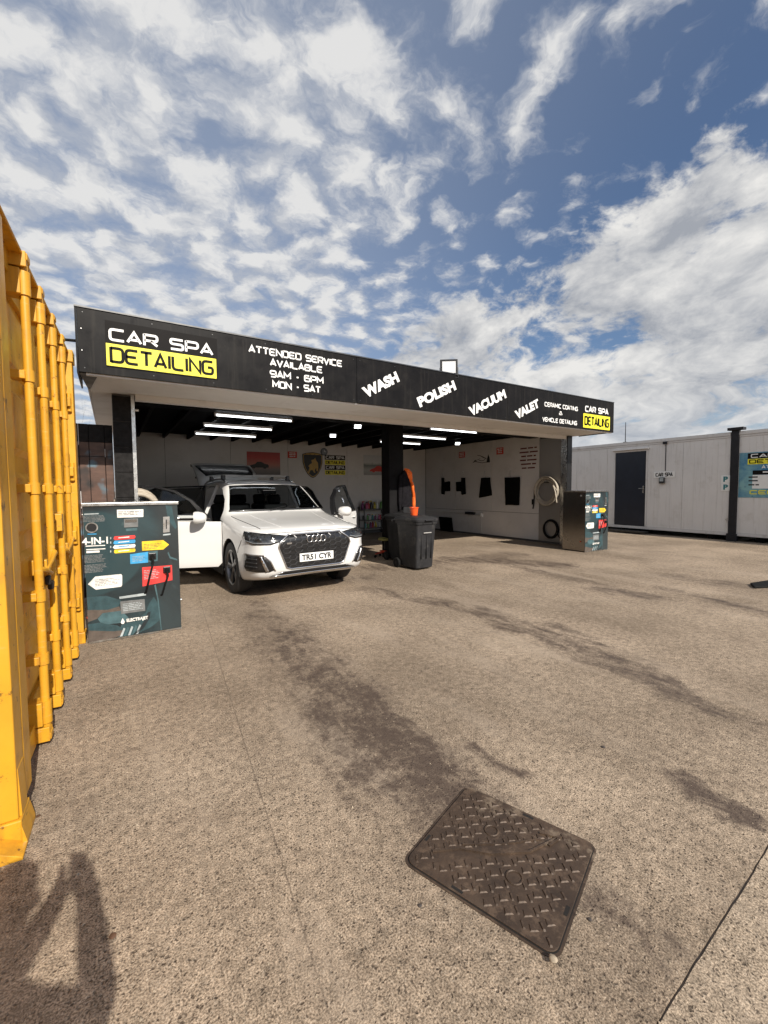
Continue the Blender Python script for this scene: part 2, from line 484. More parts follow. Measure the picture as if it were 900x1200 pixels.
def tech(text, O, ex, ey, width, height, weight=0.15, depth=0.004, aspect=None):
    """square techno lettering filling width x height, centred on O"""
    O = Vector(O); ex = Vector(ex).normalized(); ey = Vector(ey).normalized()
    ws = [TW.get(c, 1.0) for c in text]; gap = 0.27
    tot = sum(ws) + gap * (len(text) - 1); w = weight * height; u = (width - w) / tot; hh = height - w
    out = Letters(); x = -width / 2 + w / 2
    for c, cw in zip(text, ws):
        mb = MB()
        for line in TECH.get(c, []):
            p = [(x + a * cw * u, -hh / 2 + b * hh) for a, b in line]
            stroke(mb, round_line(p, 0.22 * height), w, O, ex, ey, depth)
        if mb.v: out.append(mb)
        x += (cw + gap) * u
    return out
def plain(text, O, ex, ey, width, height, bold=0.02, depth=0.004):
    """built-in sans lettering fitted to width x height, centred on O"""
    cu = bpy.data.curves.new('lettering', 'FONT'); cu.body = text; cu.size = 1.0; cu.offset = bold; cu.resolution_u = 3; cu.extrude = 0.01
    o = bpy.data.objects.new('lettering', cu); col.objects.link(o)
    dg = bpy.context.evaluated_depsgraph_get()
    me = bpy.data.meshes.new_from_object(o.evaluated_get(dg))
    vs = np.array([v.co[:] for v in me.vertices]); fs = [tuple(p.vertices) for p in me.polygons]
    bpy.data.objects.remove(o); bpy.data.curves.remove(cu); bpy.data.meshes.remove(me)
    O = Vector(O); ex = Vector(ex).normalized(); ey = Vector(ey).normalized(); en = ex.cross(ey)
    lo = vs.min(0); hi = vs.max(0)
    out = []
    for v in vs:
        a = ((v[0] - lo[0]) / (hi[0] - lo[0]) - .5) * width; b = ((v[1] - lo[1]) / (hi[1] - lo[1]) - .5) * height
        out.append(O + ex * a + ey * b + en * (depth if v[2] > 0 else 0.0))
    # one island of faces for each letter
    lab = list(range(len(out)))
    def find(i):
        while lab[i] != i: lab[i] = lab[lab[i]]; i = lab[i]
        return i
    for f in fs:
        for k in f[1:]: lab[find(k)] = find(f[0])
    isl = {}
    for f in fs: isl.setdefault(find(f[0]), []).append(f)
    res = Letters()
    for ff in isl.values():
        idx = sorted({k for f in ff for k in f}); mp = {k: i for i, k in enumerate(idx)}
        res.append(MB().add([out[k] for k in idx], [tuple(mp[k] for k in f) for f in ff]))
    return res
def words(mb, O, ex, ey, width, n, lh, fill=0.55, rng=None, depth=0.002, centre=False):
    """unreadably small print: rows of short word-shaped marks"""
    rng = rng or random
    O = Vector(O); ex = Vector(ex); ey = Vector(ey)
    for i in range(n):
        tot = width * rng.uniform(.72, 1.0); x = -tot / 2 if centre else -width / 2; end = x + tot
        while x < end - lh * .4:
            w = min(rng.uniform(1.0, 3.2) * lh, end - x)
            mb.prism([(x, -i * lh), (x + w, -i * lh), (x + w, -i * lh + lh * fill), (x, -i * lh + lh * fill)], O, ex, ey, depth)
            x += w + lh * .35
    return mb
VX, VY, VZ = Vector((1, 0, 0)), Vector((0, 1, 0)), Vector((0, 0, 1))

# ------------------------------------------------------------------ ground
def ground_material(name, apron=False):
    m = bpy.data.materials.new(name); m.use_nodes = True; MAT[name] = m
    g = G(m.node_tree); b = bsdf(m)
    co = g.node('ShaderNodeNewGeometry').outputs['Position']
    x, y, z = g.sep(co)
    flat = g.comb(x, y, 0.0)
    big = g.noise(flat, 0.55, 6, 0.6); mid = g.noise(flat, 2.6, 6, 0.65); fine = g.noise(flat, 60, 4, 0.7)
    grain = g.noise(flat, 150, 2, 0.6)
    wsp = g.vmath('ADD', flat, g.vmath('SCALE', g.vmath('SUBTRACT', g.noise(flat, 40, 2, 0.5, out='Color'), (.5, .5, .5)), scale=0.03))
    vd = g.voro(wsp, 62); vc = g.sep(g.voro(wsp, 62, out='Color'))[0]
    pit = g.mul(g.smooth(vd, 0.42, 0.12), g.smooth(vc, 0.36, 0.54))          # open pores in the worn surface
    vd2 = g.voro(wsp, 130); vc2 = g.sep(g.voro(wsp, 130, out='Color'))[1]
    fleck = g.mul(g.smooth(vd2, 0.5, 0.2), g.smooth(vc2, 0.6, 0.8))
    base = g.mix(g.lin(big, 0.38, 0.62), (0.205, 0.159, 0.118), (0.326, 0.257, 0.194))
    if apron: base = g.mix(0.5, base, (0.36, 0.29, 0.22))
    c = g.mix(g.lin(grain, 0.34, 0.66), g.mix(1.0, base, (0.40, 0.385, 0.37), 'MULTIPLY'), g.mix(1.0, base, (1.66, 1.66, 1.62), 'MULTIPLY'))
    c = g.mix(g.mul(fleck, 0.5), c, (0.50, 0.42, 0.33))
    c = g.mix(g.mul(pit, 0.82), c, (0.055, 0.040, 0.030))
    c = g.mix(g.smooth(mid, 0.50, 0.75, 0, 0.35), c, (0.150, 0.112, 0.082))
    c = g.mix(g.smooth(fine, 0.55, 0.72, 0, 0.40), c, (0.10, 0.075, 0.058))
    speck = g.noise(flat, 19, 9, 0.84)
    f_ = g.lin(speck, 0.37, 0.63, 0.58, 1.42); c = g.vmath('MULTIPLY', c, g.comb(f_, f_, f_))
    c = g.mix(g.smooth(speck, 0.54, 0.64, 0, 0.0), c, (0.085, 0.062, 0.047))
    worn = g.noise(g.mapping(flat, rot=(0, 0, R(8)), scale=(1.5, 0.35, 1)), 1.4, 5, 0.6)       # paler tracks worn by tyres
    c = g.mix(g.smooth(worn, 0.50, 0.68, 0, 0.35), c, (0.385, 0.312, 0.24))
    # faint old joint across the near yard
    A_ = on_ground(255, 770); B_2 = on_ground(388, 1195); dj = (B_2 - A_).normalized()
    nj = g.math('ABSOLUTE', g.math('MULTIPLY_ADD', x, -dj.y, g.math('MULTIPLY_ADD', y, dj.x, A_.x * dj.y - A_.y * dj.x)))
    nj = g.add(nj, g.mul(g.sub(mid, .5), .010))
    c = g.mix(g.mul(g.smooth(nj, 0.006, 0.001), g.smooth(fine, 0.35, 0.55, 0.15, 0.6)), c, (0.085, 0.065, 0.05))
    # oily run-off stains: ends given as pixels on the photograph, (end, end, half width in metres, strength)
    runs = [((300, 705), (345, 790), .22, .55), ((330, 740), (420, 850), .28, .70), ((395, 810), (470, 905), .26, .90), ((440, 850), (545, 945), .20, 1.0),
            ((430, 690), (560, 715), .15, .6), ((560, 715), (700, 770), .17, .75), ((640, 730), (760, 780), .10, .6), ((690, 765), (800, 815), .14, .8), ((795, 815), (890, 850), .08, .75),
            ((440, 665), (600, 650), .35, .65), ((530, 655), (660, 662), .30, .8), ((600, 662), (760, 700), .16, .6), ((700, 690), (770, 700), .16, .8),
            ((780, 690), (900, 718), .14, .6), ((800, 676), (850, 684), .3, .5), ((795, 915), (860, 955), .085, .95), ((700, 1065), (760, 1110), .10, .55),
            ((690, 1080), (790, 1180), .16, .35), ((560, 880), (610, 905), .05, .8), ((300, 690), (420, 676), .30, .55), ((505, 632), (640, 640), .5, .35),
            ((470, 880), (540, 970), .34, .45)]
    acc = {}
    wob = g.noise(flat, 1.9, 5, 0.62, out='Color')
    pw = g.vmath('ADD', flat, g.vmath('SCALE', g.vmath('SUBTRACT', wob, (.5, .5, .5)), scale=0.42))
    wx, wy, _ = g.sep(pw)
    D1 = (on_ground(545, 945) - on_ground(320, 720)).normalized(); D2 = (on_ground(890, 850) - on_ground(430, 690)).normalized()
    for i_, (a, e, hw, st) in enumerate(runs):
        A = on_ground(*a); B = on_ground(*e); d = (B - A); L = d.length; d = d / L
        t = g.math('MULTIPLY_ADD', wx, d.x, g.math('MULTIPLY_ADD', wy, d.y, -A.x * d.x - A.y * d.y))
        t = g.math('SUBTRACT', t, g.mn(g.mx(t, 0.0), L))
        n = g.math('MULTIPLY_ADD', wx, -d.y, g.math('MULTIPLY_ADD', wy, d.x, A.x * d.y - A.y * d.x))
        q = g.math('ADD', g.mul(t, t), g.mul(n, n))
        fall = g.math('SUBTRACT', 1.0, g.div(q, hw * hw * 3.6))
        fall = g.mul(g.mx(fall, 0.0), st)
        k_ = 0 if i_ < 4 or 14 < i_ else 1
        acc[k_] = fall if k_ not in acc else g.mx(acc[k_], fall)
    def streaks(D, sc_):
        u_ = g.add(g.mul(wx, D.x * .30), g.mul(wy, D.y * .30)); v_ = g.add(g.mul(wx, -D.y * 1.7), g.mul(wy, D.x * 1.7))
        return g.noise(g.comb(u_, v_, 0.0), sc_, 7, 0.70)
    blot = g.noise(flat, 6.0, 8, 0.75); tiny = g.noise(flat, 30, 5, 0.7)
    st1 = g.add(g.mul(streaks(D1, 5.0), .35), g.add(g.mul(blot, .45), g.mul(tiny, .20)))
    st2 = g.add(g.mul(streaks(D2, 5.5), .55), g.add(g.mul(blot, .28), g.mul(tiny, .17)))
    stain = None
    for k_, pt_ in ((0, st1), (1, st2)):
        s_ = g.smooth(g.math('MULTIPLY_ADD', acc[k_], 0.22, pt_), 0.54, 0.74)
        s_ = g.mul(s_, g.smooth(acc[k_], 0.0, 0.45))
        s_ = g.mx(s_, g.mul(g.smooth(acc[k_], 0.05, 1.0), 0.36 if k_ == 0 else 0.10))
        stain = s_ if stain is None else g.mx(stain, s_)
    loose = g.smooth(g.math('ADD', g.mul(blot, 0.55), g.mul(big, 0.45)), 0.60, 0.70, 0, 0.40)
    if not apron:
        c = g.mix(g.mul(stain, 0.88), c, (0.064, 0.045, 0.036))
    c = g.mix(loose, c, (0.115, 0.09, 0.072))
    g.put(b.inputs['Base Color'], c)
    g.put(b.inputs['Roughness'], g.lin(stain, 0, 1, 0.92, 0.62))
    b.inputs['Specular IOR Level'].default_value = 0.25
    h = g.add(g.mul(grain, 0.55), g.add(g.mul(fine, 0.7), g.mul(pit, -0.9)))
    h = g.add(h, g.mul(g.noise(flat, 9, 5, 0.6), 1.0))
    bn = g.node('ShaderNodeBump'); bn.inputs['Strength'].default_value = 0.6; bn.inputs['Distance'].default_value = 0.0055
    g.put(bn.inputs['Height'], h); g.put(b.inputs['Normal'], bn.outputs[0])
    return m
ground_material('yard_concrete'); ground_material('apron_concrete', True)
mat('far_ground', (0.22, 0.19, 0.155), 0.95, var=0.3, vscale=0.3)
mat('joint_filler', (0.13, 0.105, 0.085), 0.95, var=0.3, vscale=20)
MB().add([(-1500, -1500, -.035), (1500, -1500, -.035), (1500, 1500, -.035), (-1500, 1500, -.035)], [(0, 1, 2, 3)]).build('ground', 'far_ground')['kind'] = 'structure'
# joint between the yard and the apron slab runs along X at about y = 0.6
JY = 0.604; JS = math.tan(R(3.0))
rng = random.Random(3)
xs = [-60] + [-2 + i * 0.05 for i in range(160)] + [70]
def slab(name, material, far, sgn):
    near = []
    for x in xs:
        j = rng.uniform(-1, 1) * 0.0016 + 0.002 * math.sin(x * 5.1)
        near.append((x, JY + JS * (x - 1.8) + sgn * 0.0040 + j))
    n = len(xs); vs = [(x, y, 0.0) for x, y in near] + [(x, far, 0.0) for x in xs] + [(x, y, -.034) for x, y in near]
    fs = []
    for i in range(n - 1):
        q = (i, i + 1, n + i + 1, n + i); fs.append(q if sgn > 0 else tuple(reversed(q)))
        w = (2 * n + i, 2 * n + i + 1, i + 1, i); fs.append(w if sgn > 0 else tuple(reversed(w)))
    o = MB().add(vs, fs).build(name, material); o['kind'] = 'structure'; return o
slab('yard_pavement', 'yard_concrete', 70, 1)
slab('apron_pavement', 'apron_concrete', -60, -1)
jf = MB().add([(-60, JY + JS * (-61.8) - .03, -.006), (70, JY + JS * 68.2 - .03, -.006), (70, JY + JS * 68.2 + .03, -.006), (-60, JY + JS * (-61.8) + .03, -.006)], [(0, 1, 2, 3)]).build('pavement_joint', 'joint_filler')
jf['kind'] = 'structure'
# ------------------------------------------------------------------ the wash bay building
YF = 6.20                                # fascia face
FX0, FX1, FZ0, FZ1 = -0.265, 10.87, 2.995, 3.735
X0, X1, YB, YW = 0.33, 10.55, 13.53, 7.37   # inner faces of the bay, back wall, front of the side walls
bay = empty('wash_bay_building', (0, 7.37, 0), label='open fronted car wash bay with long black lettered fascia and pale walls', cat='building')
# fascia boards
cuts = [FX0, on_y(418, 440, YF).x, on_y(595, 460, YF).x, FX1]
boards = []
for i in range(3):
    b = MB().span(cuts[i] + .003, cuts[i + 1] - .003, YF, YF + .03, FZ0, FZ1).build('fascia_board', 'black_panel', bay, bevel=0.003)
    boards.append(b)
MB().span(FX0 - .018, FX0, YF - .004, YF + .95, FZ0 - .01, FZ1 + .01).build('fascia_return', 'black_panel', bay)
MB().span(FX1, FX1 + .018, YF - .004, YF + .95, FZ0 - .01, FZ1 + .01).build('fascia_return', 'black_panel', bay)
MB().span(FX0 - .02, FX1 + .02, YF - .012, YF + .05, FZ1 + .001, FZ1 + .018).build('fascia_capping', 'steel_dark', bay)
# screws along the boards
sm = MB()
for i in range(3):
    n = 6
    for k in range(n):
        x = cuts[i] + .06 + (cuts[i + 1] - cuts[i] - .12) * k / (n - 1)
        for z in (FZ0 + .05, FZ1 - .05): MB().cyl((x, YF - .005, z), (x, YF, z), .006, n=8).build('screw_head', 'steel_dark', bay)
for z in (FZ0 + .25, FZ0 + .5): MB().cyl((FX0 + .04, YF - .005, z), (FX0 + .04, YF, z), .006, n=8).build('screw_head', 'aluminium', bay)
def F(px, py): return on_y(px, py, YF)
def fit_tech(text, tl, br, board, material, weight, name='lettering', tilt=None):
    """fill the box between two picture corners on the fascia"""
    a, b = F(*tl), F(*br)
    c = (a + b) / 2; c.y = YF - .001
    tech(text, c, VX, VZ, abs(b.x - a.x), abs(a.z - b.z), weight).build(name, material, board)
# big name panel: white CAR SPA over a yellow plate reading DETAILING
p0, p1, p2, p3 = F(124, 402), F(253, 421), F(253, 444), F(125, 428)
yz1 = (p0.z + p1.z) / 2; yz0 = (p2.z + p3.z) / 2
MB().span(F(123, 380).x, F(254, 400).x, YF - .008, YF, yz0 - .012, F(188, 388).z + .02).build('name_panel', 'vinyl_dark', boards[0], bevel=0.001)
MB().span(p0.x, p1.x, YF - .012, YF - .008, yz0, yz1).build('yellow_plate', 'vinyl_yellow', boards[0])
cxm = (p0.x + p1.x) / 2; wd = p1.x - p0.x
tech('DETAILING', (cxm, YF - .012, (yz0 + yz1) / 2), VX, VZ, wd * .95, (yz1 - yz0) * .74, 0.17).build('lettering', 'vinyl_dark', boards[0])
ztop = F(188, 390).z
tech('CAR SPA', (cxm, YF - .008, (yz1 + ztop) / 2 - .005), VX, VZ, wd * .95, (ztop - yz1) * .66, 0.19).build('lettering', 'vinyl_white', boards[0])
for text, l, r in (('ATTENDED SERVICE', (291, 411), (401, 424)), ('AVAILABLE', (316, 424), (378, 434)), ('9AM - 6PM', (316, 438), (379, 446)), ('MON - SAT', (319, 450), (376, 457))):
    a, b = F(*l), F(*r)
    tech(text, ((a.x + b.x) / 2, YF - .001, (a.z + b.z) / 2), VX, VZ, b.x - a.x, .105, 0.20).build('lettering', 'vinyl_white', boards[0])
# slanting service names
for text, a, b, hh, bd in (('WASH', (426, 461), (466, 441), .185, 1), ('POLISH', (490, 472), (533, 451), .185, 1), ('VACUUM', (550, 483), (592, 461), .185, 1), ('VALET', (604, 487), (631, 472), .185, 2)):
    A, B = F(*a), F(*b); A.y = B.y = YF - .001
    d = B - A; L = d.length; ex = d.normalized(); ez = Vector((-ex.z, 0, ex.x))
    plain(text, (A + B) / 2, ex, ez, L * 1.0, hh, bold=0.055).build('lettering', 'vinyl_white', boards[bd])
for text, l, r, h in (('CERAMIC COATING', (638, 474), (677, 479), .10), ('&', (655, 484.3), (659, 484.3), .085), ('VEHICLE DETAILING', (635.5, 491), (676, 496), .10)):
    a, b = F(*l), F(*r)
    tech(text, ((a.x + b.x) / 2, YF - .001, (a.z + b.z) / 2), VX, VZ, b.x - a.x, h, 0.20).build('lettering', 'vinyl_white', boards[2])
a, b = F(683.5, 484), F(714.5, 489); c, d_ = F(683, 500), F(713.5, 505)
yz1, yz0 = (a.z + b.z) / 2, (c.z + d_.z) / 2
MB().span(a.x, b.x, YF - .006, YF, yz0, yz1).build('yellow_plate', 'vinyl_yellow', boards[2])
tech('DETAILING', ((a.x + b.x) / 2, YF - .006, (yz0 + yz1) / 2), VX, VZ, (b.x - a.x) * .93, (yz1 - yz0) * .68, 0.19).build('lettering', 'vinyl_dark', boards[2])
tech('CAR SPA', ((a.x + b.x) / 2, YF - .001, yz1 + .115), VX, VZ, (b.x - a.x) * .88, .145, 0.22).build('lettering', 'vinyl_white', boards[2])

# soffit under the overhang, in boards, with a shallow lip behind the fascia; a narrow one runs back along the end
SXL = -.195
sx = [SXL, 2.4, 4.9, 7.4, 9.9, FX1]
for i in range(5):
    MB().span(sx[i] + .002, sx[i + 1] - .002, YF + .034, YW + .02, 3.005, 3.03).build('soffit_board', 'soffit', bay)
MB().span(X0 + .02, X1, YW - .10, YW + .02, 2.915, 3.003).build('front_beam', 'soffit', bay)
MB().span(SXL, FX1, YF + .031, YF + .10, 2.975, 3.002).build('soffit_lip', 'soffit', bay)
MB().span(SXL, .09, YW + .024, YB + .1, 3.005, 3.03).build('eaves_board', 'soffit', bay)
mb = MB(); mb.prism([(FX0, YF + .034), (-.075, YF + .034), (-.185, YW - .2), (FX0 + .055, YW - .2)], (0, 0, 2.990), VX, VY, .013)
mb.build('return_underside', 'black_panel', bay)
MB().span(SXL - .02, SXL - .002, YW - .15, YB + .1, 3.0, 3.25).build('eaves_edge', 'soffit', bay)
# roof deck, joists
MB().span(FX0 + .05, FX1 - .05, YF + .06, YB + .25, 3.26, 3.34).build('roof_deck', 'ceiling_black', bay)
MB().span(X0 - .1, X1 + .05, YW + .022, YB + .05, 3.205, 3.255).build('ceiling', 'ceiling_black', bay)
k = 0
x = X0 + .35
while x < X1 - .1:
    MB().span(x - .028, x + .028, YW + .025, YB, 3.065, 3.203).build('joist', 'joist_black', bay); x += .62
# back wall and side wall boards over a dark backing, butt jointed
MB().span(X0 - .15, X1 + .15, YB + .022, YB + .10, 0, 3.2).build('back_wall_frame', 'wall_edge', bay)
bw = [X0, 1.32, 3.10, 4.90, 7.06, 8.80, X1]
for i in range(len(bw) - 1):
    MB().span(bw[i] + .004, bw[i + 1] - .004, YB, YB + .02, .10, 3.2).build('wall_panel', 'wall_board', bay, bevel=0.002)
MB().span(X0, X1, YB - .015, YB + .02, 0, .097).build('skirting', 'wall_edge', bay)
MB().span(X1 + .022, X1 + .16, YW + .03, YB + .02, 0, 3.2).build('side_wall_frame', 'wall_edge', bay)
yj = [YB - .02, 11.78, 10.02, 8.17]
for i in range(3):
    MB().span(X1, X1 + .02, yj[i + 1] + .004, yj[i] - .004, .84, 3.2).build('wall_panel', 'wall_board', bay, bevel=0.002)
for ya, yb in ((YB - .02, 11.1), (11.1, 8.17)):
    MB().span(X1 - .004, X1 + .02, yb + .004, ya - .004, .06, .83).build('wall_panel', 'wall_board', bay, bevel=0.002)
# steel splash panel at the mouth of the bay and the black end column with its steel edge
MB().span(X1 - .012, X1 + .02, YW + .06, 8.163, .06, 3.0).build('splash_panel', 'panel_grey', bay)
MB().span(X1 - .03, X1 + .17, YW - .13, YW + .03, 0, 3.003).build('end_column', 'plastic_black', bay, bevel=0.004)
MB().span(X1 - .055, X1 - .032, YW - .11, YW + .055, 0, 3.003).build('steel_edge', 'steel', bay)
mb = MB(); mb.span(X1 + .171, X1 + .20, YW - .135, YW - .05, .08, 1.35); mb.build('kick_plate', 'steel_dark', bay)
for i in range(5): MB().span(X1 + .04, X1 + .155, YW - .134, YW - .131, .12 + i * .24, .12 + i * .24 + .20).build('yellow_reflector', 'vinyl_yellow', bay)
# tiled column at the other end
MB().span(.06, X0 - .03, YW + .03, YW + .28, 0, 3.003).build('tiled_column', 'wall_edge', bay)
for k in range(8):
    z0 = .02 + k * .37
    MB().span(.064, X0 - .035, YW + .012, YW + .029, z0 + .004, min(z0 + .366, 3.0)).build('column_tile', 'tile_black', bay, bevel=0.004)
MB().span(X0 - .034, X0 + .012, YW - .005, YW + .045, 0, 3.003).build('steel_edge', 'steel', bay)
MB().cyl((X0 + .01, YW - .03, 2.78), (X0 + .06, YW - .03, 2.78), .02, n=12).build('pipe_clip', 'steel', bay)
MB().span(.10, X0 - .002, YW + .285, YB + .02, 0, 3.2).build('side_wall', 'wall_board', bay)
# square pillar in the middle of the opening
PY = 8.20
pl = on_y(456, 497, PY).x; pr = on_y(472.5, 497, PY).x
MB().span(pl, pr, PY, PY + .34, 0, 3.06).build('pillar', 'joist_black', bay, bevel=0.006)
MB().span(X0, X1, PY + .02, PY + .32, 3.045, 3.064).build('front_girder', 'joist_black', bay)

# floodlight standing on the fascia
def floodlight(name, p, aim, w, h, label, group, lit):
    e = empty(name, p, label=label, cat='floodlight', group=group)
    q = Vector(aim).normalized().to_track_quat('Y', 'Z').to_matrix()
    mb = MB(); c = Vector(p)
    mb.box(c, (w, .05, h), q); mb.build('housing', 'plastic_black', e, bevel=0.006)
    MB().box(c + q @ Vector((0, .027, 0)), (w * .76, .006, h * .72), q).build('lens', 'flood_glow' if lit else 'lamp_glass', e)
    fin = MB()
    for i in range(5): fin.box(c + q @ Vector(((i - 2) * w * .18, -.04, 0)), (.008, .035, h * .7), q)
    fin.build('cooling_fins', 'plastic_black', e)
    br = MB()
    up = -1 if lit else 1
    for s in (-1, 1): br.box(c + q @ Vector((s * (w / 2 + .008), -.01, up * -h * .30)), (.006, .03, h * .62), q)
    br.box(c + q @ Vector((0, -.01, up * -h * .61)), (w + .022, .03, .006), q)
    br.build('bracket', 'steel_dark', e)
    return e
fp = on_y(526, 431, YF + .10)
fl = floodlight('floodlight', fp, (-.75, -1, .12), .33, .31, 'square floodlight standing up on top of the black fascia', None, False)
MB().span(fp.x - .02, fp.x + .02, YF + .08, YF + .12, FZ1 + .019, fp.z - .12).build('stand', 'steel_dark', fl)
# lit floodlights under the ceiling
lamps = [((419, 498), 3.0), ((390, 509), 3.0), ((536, 518.5), 3.0)]
labs = ['lit ceiling floodlight closest to the opening, between tube lights', 'lit ceiling floodlight hanging deeper in the bay above the shield emblem', 'lit ceiling floodlight beside the wall with hanging black covers']
for (pp, z), lb in zip(lamps, labs):
    d = ray(*pp); q = CAMP + d * ((z - CAM_H) / d.z)
    f = floodlight('ceiling_floodlight', (q.x, q.y, 2.98), (-.25, -.75, -.65), .19, .12, lb, 'lit floodlights under the ceiling', True)
# fluorescent tubes
tubes = [((250, 487), (345, 493)), ((238, 498.5), (323, 504)), ((228, 508), (305, 512.5)), ((500, 503), (545, 505)), ((472, 511), (508, 514)), ((443, 518), (482, 519.5))]
tl = ['tube light nearest the fascia over the parked car', 'tube light in the middle of the row of three over the parked car', 'tube light deepest in the bay over the parked car',
      'tube light nearest the fascia beyond the black pillar', 'middle tube light of the row beyond the black pillar', 'tube light deepest in the bay beyond the black pillar']
for (a, b), lb in zip(tubes, tl):
    d = ray(*a); A = CAMP + d * ((3.0 - CAM_H) / d.z); d = ray(*b); B = CAMP + d * ((3.0 - CAM_H) / d.z)
    y = (A.y + B.y) / 2; x0 = A.x; x1 = x0 + 1.52
    e = empty('tube_light', ((x0 + x1) / 2, y, 3.0), label='lit white ' + lb, cat='tube light', group='tube lights under the ceiling')
    MB().span(x0, x1, y - .03, y + .03, 3.022, 3.063).build('housing', 'aluminium', e)
    MB().cyl((x0 + .03, y, 3.0), (x1 - .03, y, 3.0), .016, n=12).build('tube', 'tube_glow', e, smooth=40)
    for s in (x0, x1 - .03): MB().span(s, s + .03, y - .018, y + .018, 2.978, 3.021).build('end_cap', 'aluminium', e)

# ------------------------------------------------------------------ posters and signs inside
def B_(px, py): return on_y(px, py, YB)
def poster_mat(name, rows):
    """printed picture: soft bands of colour across the sheet's height, broken up by noise"""
    m = bpy.data.materials.new(name); m.use_nodes = True; MAT[name] = m
    g = G(m.node_tree); b = bsdf(m)
    co = g.node('ShaderNodeTexCoord').outputs['Generated']
    x, y, z = g.sep(co)
    n = g.noise(co, 5, 5, 0.6)
    f = g.add(z, g.mul(g.sub(n, .5), .22))
    r = g.node('ShaderNodeValToRGB'); g.put(r.inputs[0], f)
    el = r.color_ramp.elements
    while len(el) < len(rows): el.new(0.5)
    for e_, (p, c) in zip(el, rows): e_.position = p; e_.color = (*c, 1)
    g.put(b.inputs['Base Color'], r.outputs[0]); b.inputs['Roughness'].default_value = 0.4
    return m
poster_mat('print_sunset', [(0, (.10, .09, .09)), (.25, (.20, .16, .15)), (.45, (.45, .16, .12)), (.75, (.50, .06, .05)), (1, (.38, .04, .04))])
poster_mat('print_street', [(0, (.30, .30, .30)), (.25, (.42, .42, .42)), (.5, (.16, .19, .18)), (.62, (.55, .56, .56)), (1, (.50, .52, .54))])
a, b = B_(289, 529), B_(328.5, 556.5)
e = empty('poster', ((a.x + b.x) / 2, YB, b.z), label='red sunset poster of a dark car on the back wall', cat='poster')
MB().span(a.x, b.x, YB - .006, YB - .001, b.z, a.z).build('sheet', 'print_sunset', e)
def car_shape(x0, w, z0, y):
    o = [(0, .12), (.02, .30), (.12, .42), (.30, .55), (.42, .80), (.62, .82), (.78, .60), (.95, .52), (1, .38), (.99, .14), (.88, .12), (.84, .0), (.74, .0), (.70, .12), (.32, .12), (.28, 0), (.18, 0), (.14, .12)]
    return [(x0 + p * w, z0 + q * w * .42) for p, q in o]
MB().prism(car_shape(a.x + .06, .62, a.z - .52, 0), (0, YB - .007, 0), VX, VZ, .002).build('printed_car', 'ink_black', e)
a, b = B_(426, 533), B_(454, 557)
e = empty('poster', ((a.x + b.x) / 2, YB, b.z), label='grey poster with a red sports car beside the black pillar', cat='poster')
MB().span(a.x, b.x, YB - .006, YB - .001, b.z, a.z).build('sheet', 'print_street', e)
MB().prism(car_shape(a.x + .25, .70, b.z + .10, 0), (0, YB - .007, 0), VX, VZ, .002).build('printed_car', 'sign_red', e)
def small_sign(name, lo, hi, ex, en_off, label, group, material='sign_red'):
    """little red notice with white print"""
    pass
rngs = random.Random(11)
def notice(p0, p1, axis, label, group):
    c = (p0 + p1) / 2; e = empty('notice_sign', c, label=label, cat='sign', group=group)
    if axis == 'back':
        w, h = abs(p1.x - p0.x), abs(p0.z - p1.z); O = Vector((c.x, YB - .005, c.z)); ex = VX
        MB().span(c.x - w / 2, c.x + w / 2, YB - .005, YB - .001, c.z - h / 2, c.z + h / 2).build('plate', 'sign_red', e)
    else:
        w, h = abs(p1.y - p0.y), abs(p0.z - p1.z); O = Vector((X1 - .009, c.y, c.z)); ex = -VY
        MB().span(X1 - .009, X1 - .001, c.y - w / 2, c.y + w / 2, c.z - h / 2, c.z + h / 2).build('plate', 'sign_red', e)
    words(MB(), O + VZ * h * .22, ex, VZ, w * .8, 3, h * .26, .5, rngs, .002, True).build('print', 'sign_white', e)
notice(B_(337, 529), B_(348, 537), 'back', 'small red notice between the sunset poster and the shield emblem', 'small red notices on the walls')
def W_(px, py): return on_x(px, py, X1)
notice(W_(538, 530), W_(545, 536), 'side', 'small red notice above the H-shaped black covers', 'small red notices on the walls')
notice(W_(582, 525), W_(590, 532), 'side', 'small red notice beside the printed wall message', 'small red notices on the walls')
# shield emblem
a, b = B_(354, 530), B_(377, 562); cx = (a.x + b.x) / 2 + .02; top = B_(366, 530).z; h = .86; w = .72
sh = [(-.5, .92), (-.3, .97), (0, 1.0), (.3, .97), (.5, .92), (.49, .6), (.42, .38), (.28, .17), (.12, .04), (0, 0), (-.12, .04), (-.28, .17), (-.42, .38), (-.49, .6)]
e = empty('shield_emblem', (cx, YB, top - h), label='black shield emblem with gold border and gold bull on the back wall', cat='emblem')
def scaled(k, dz=0): return [(x * w * k, (y - .55) * h * k + dz) for x, y in sh]
O = Vector((cx, YB - .002, top - h + .55 * h))
MB().prism(scaled(1.0), O, VX, VZ, .018).build('backing', 'ink_black', e)
MB().prism(scaled(.94), O - VY * .018, VX, VZ, .003).build('border', 'gold', e)
MB().prism(scaled(.885), O - VY * .021, VX, VZ, .003).build('field', 'ink_black', e)
bull = [(-.20, -.30), (-.15, -.32), (-.11, -.22), (-.02, -.20), (.04, -.30), (.09, -.31), (.07, -.20), (.13, -.10), (.14, -.24), (.19, -.25), (.21, -.08), (.20, .06), (.13, .15), (.10, .24), (.03, .18), (-.06, .16), (-.03, .05), (-.12, .00), (-.18, -.07), (-.13, -.12)]
MB().prism([(x * .92, y * .92 - .02) for x, y in bull], O - VY * .024, VX, VZ, .006).build('bull', 'gold', e)
words(MB(), O - VY * .024 + VZ * .30, VX, VZ, .48, 1, .06, .8, rngs, .003, True).build('print', 'gold', e)
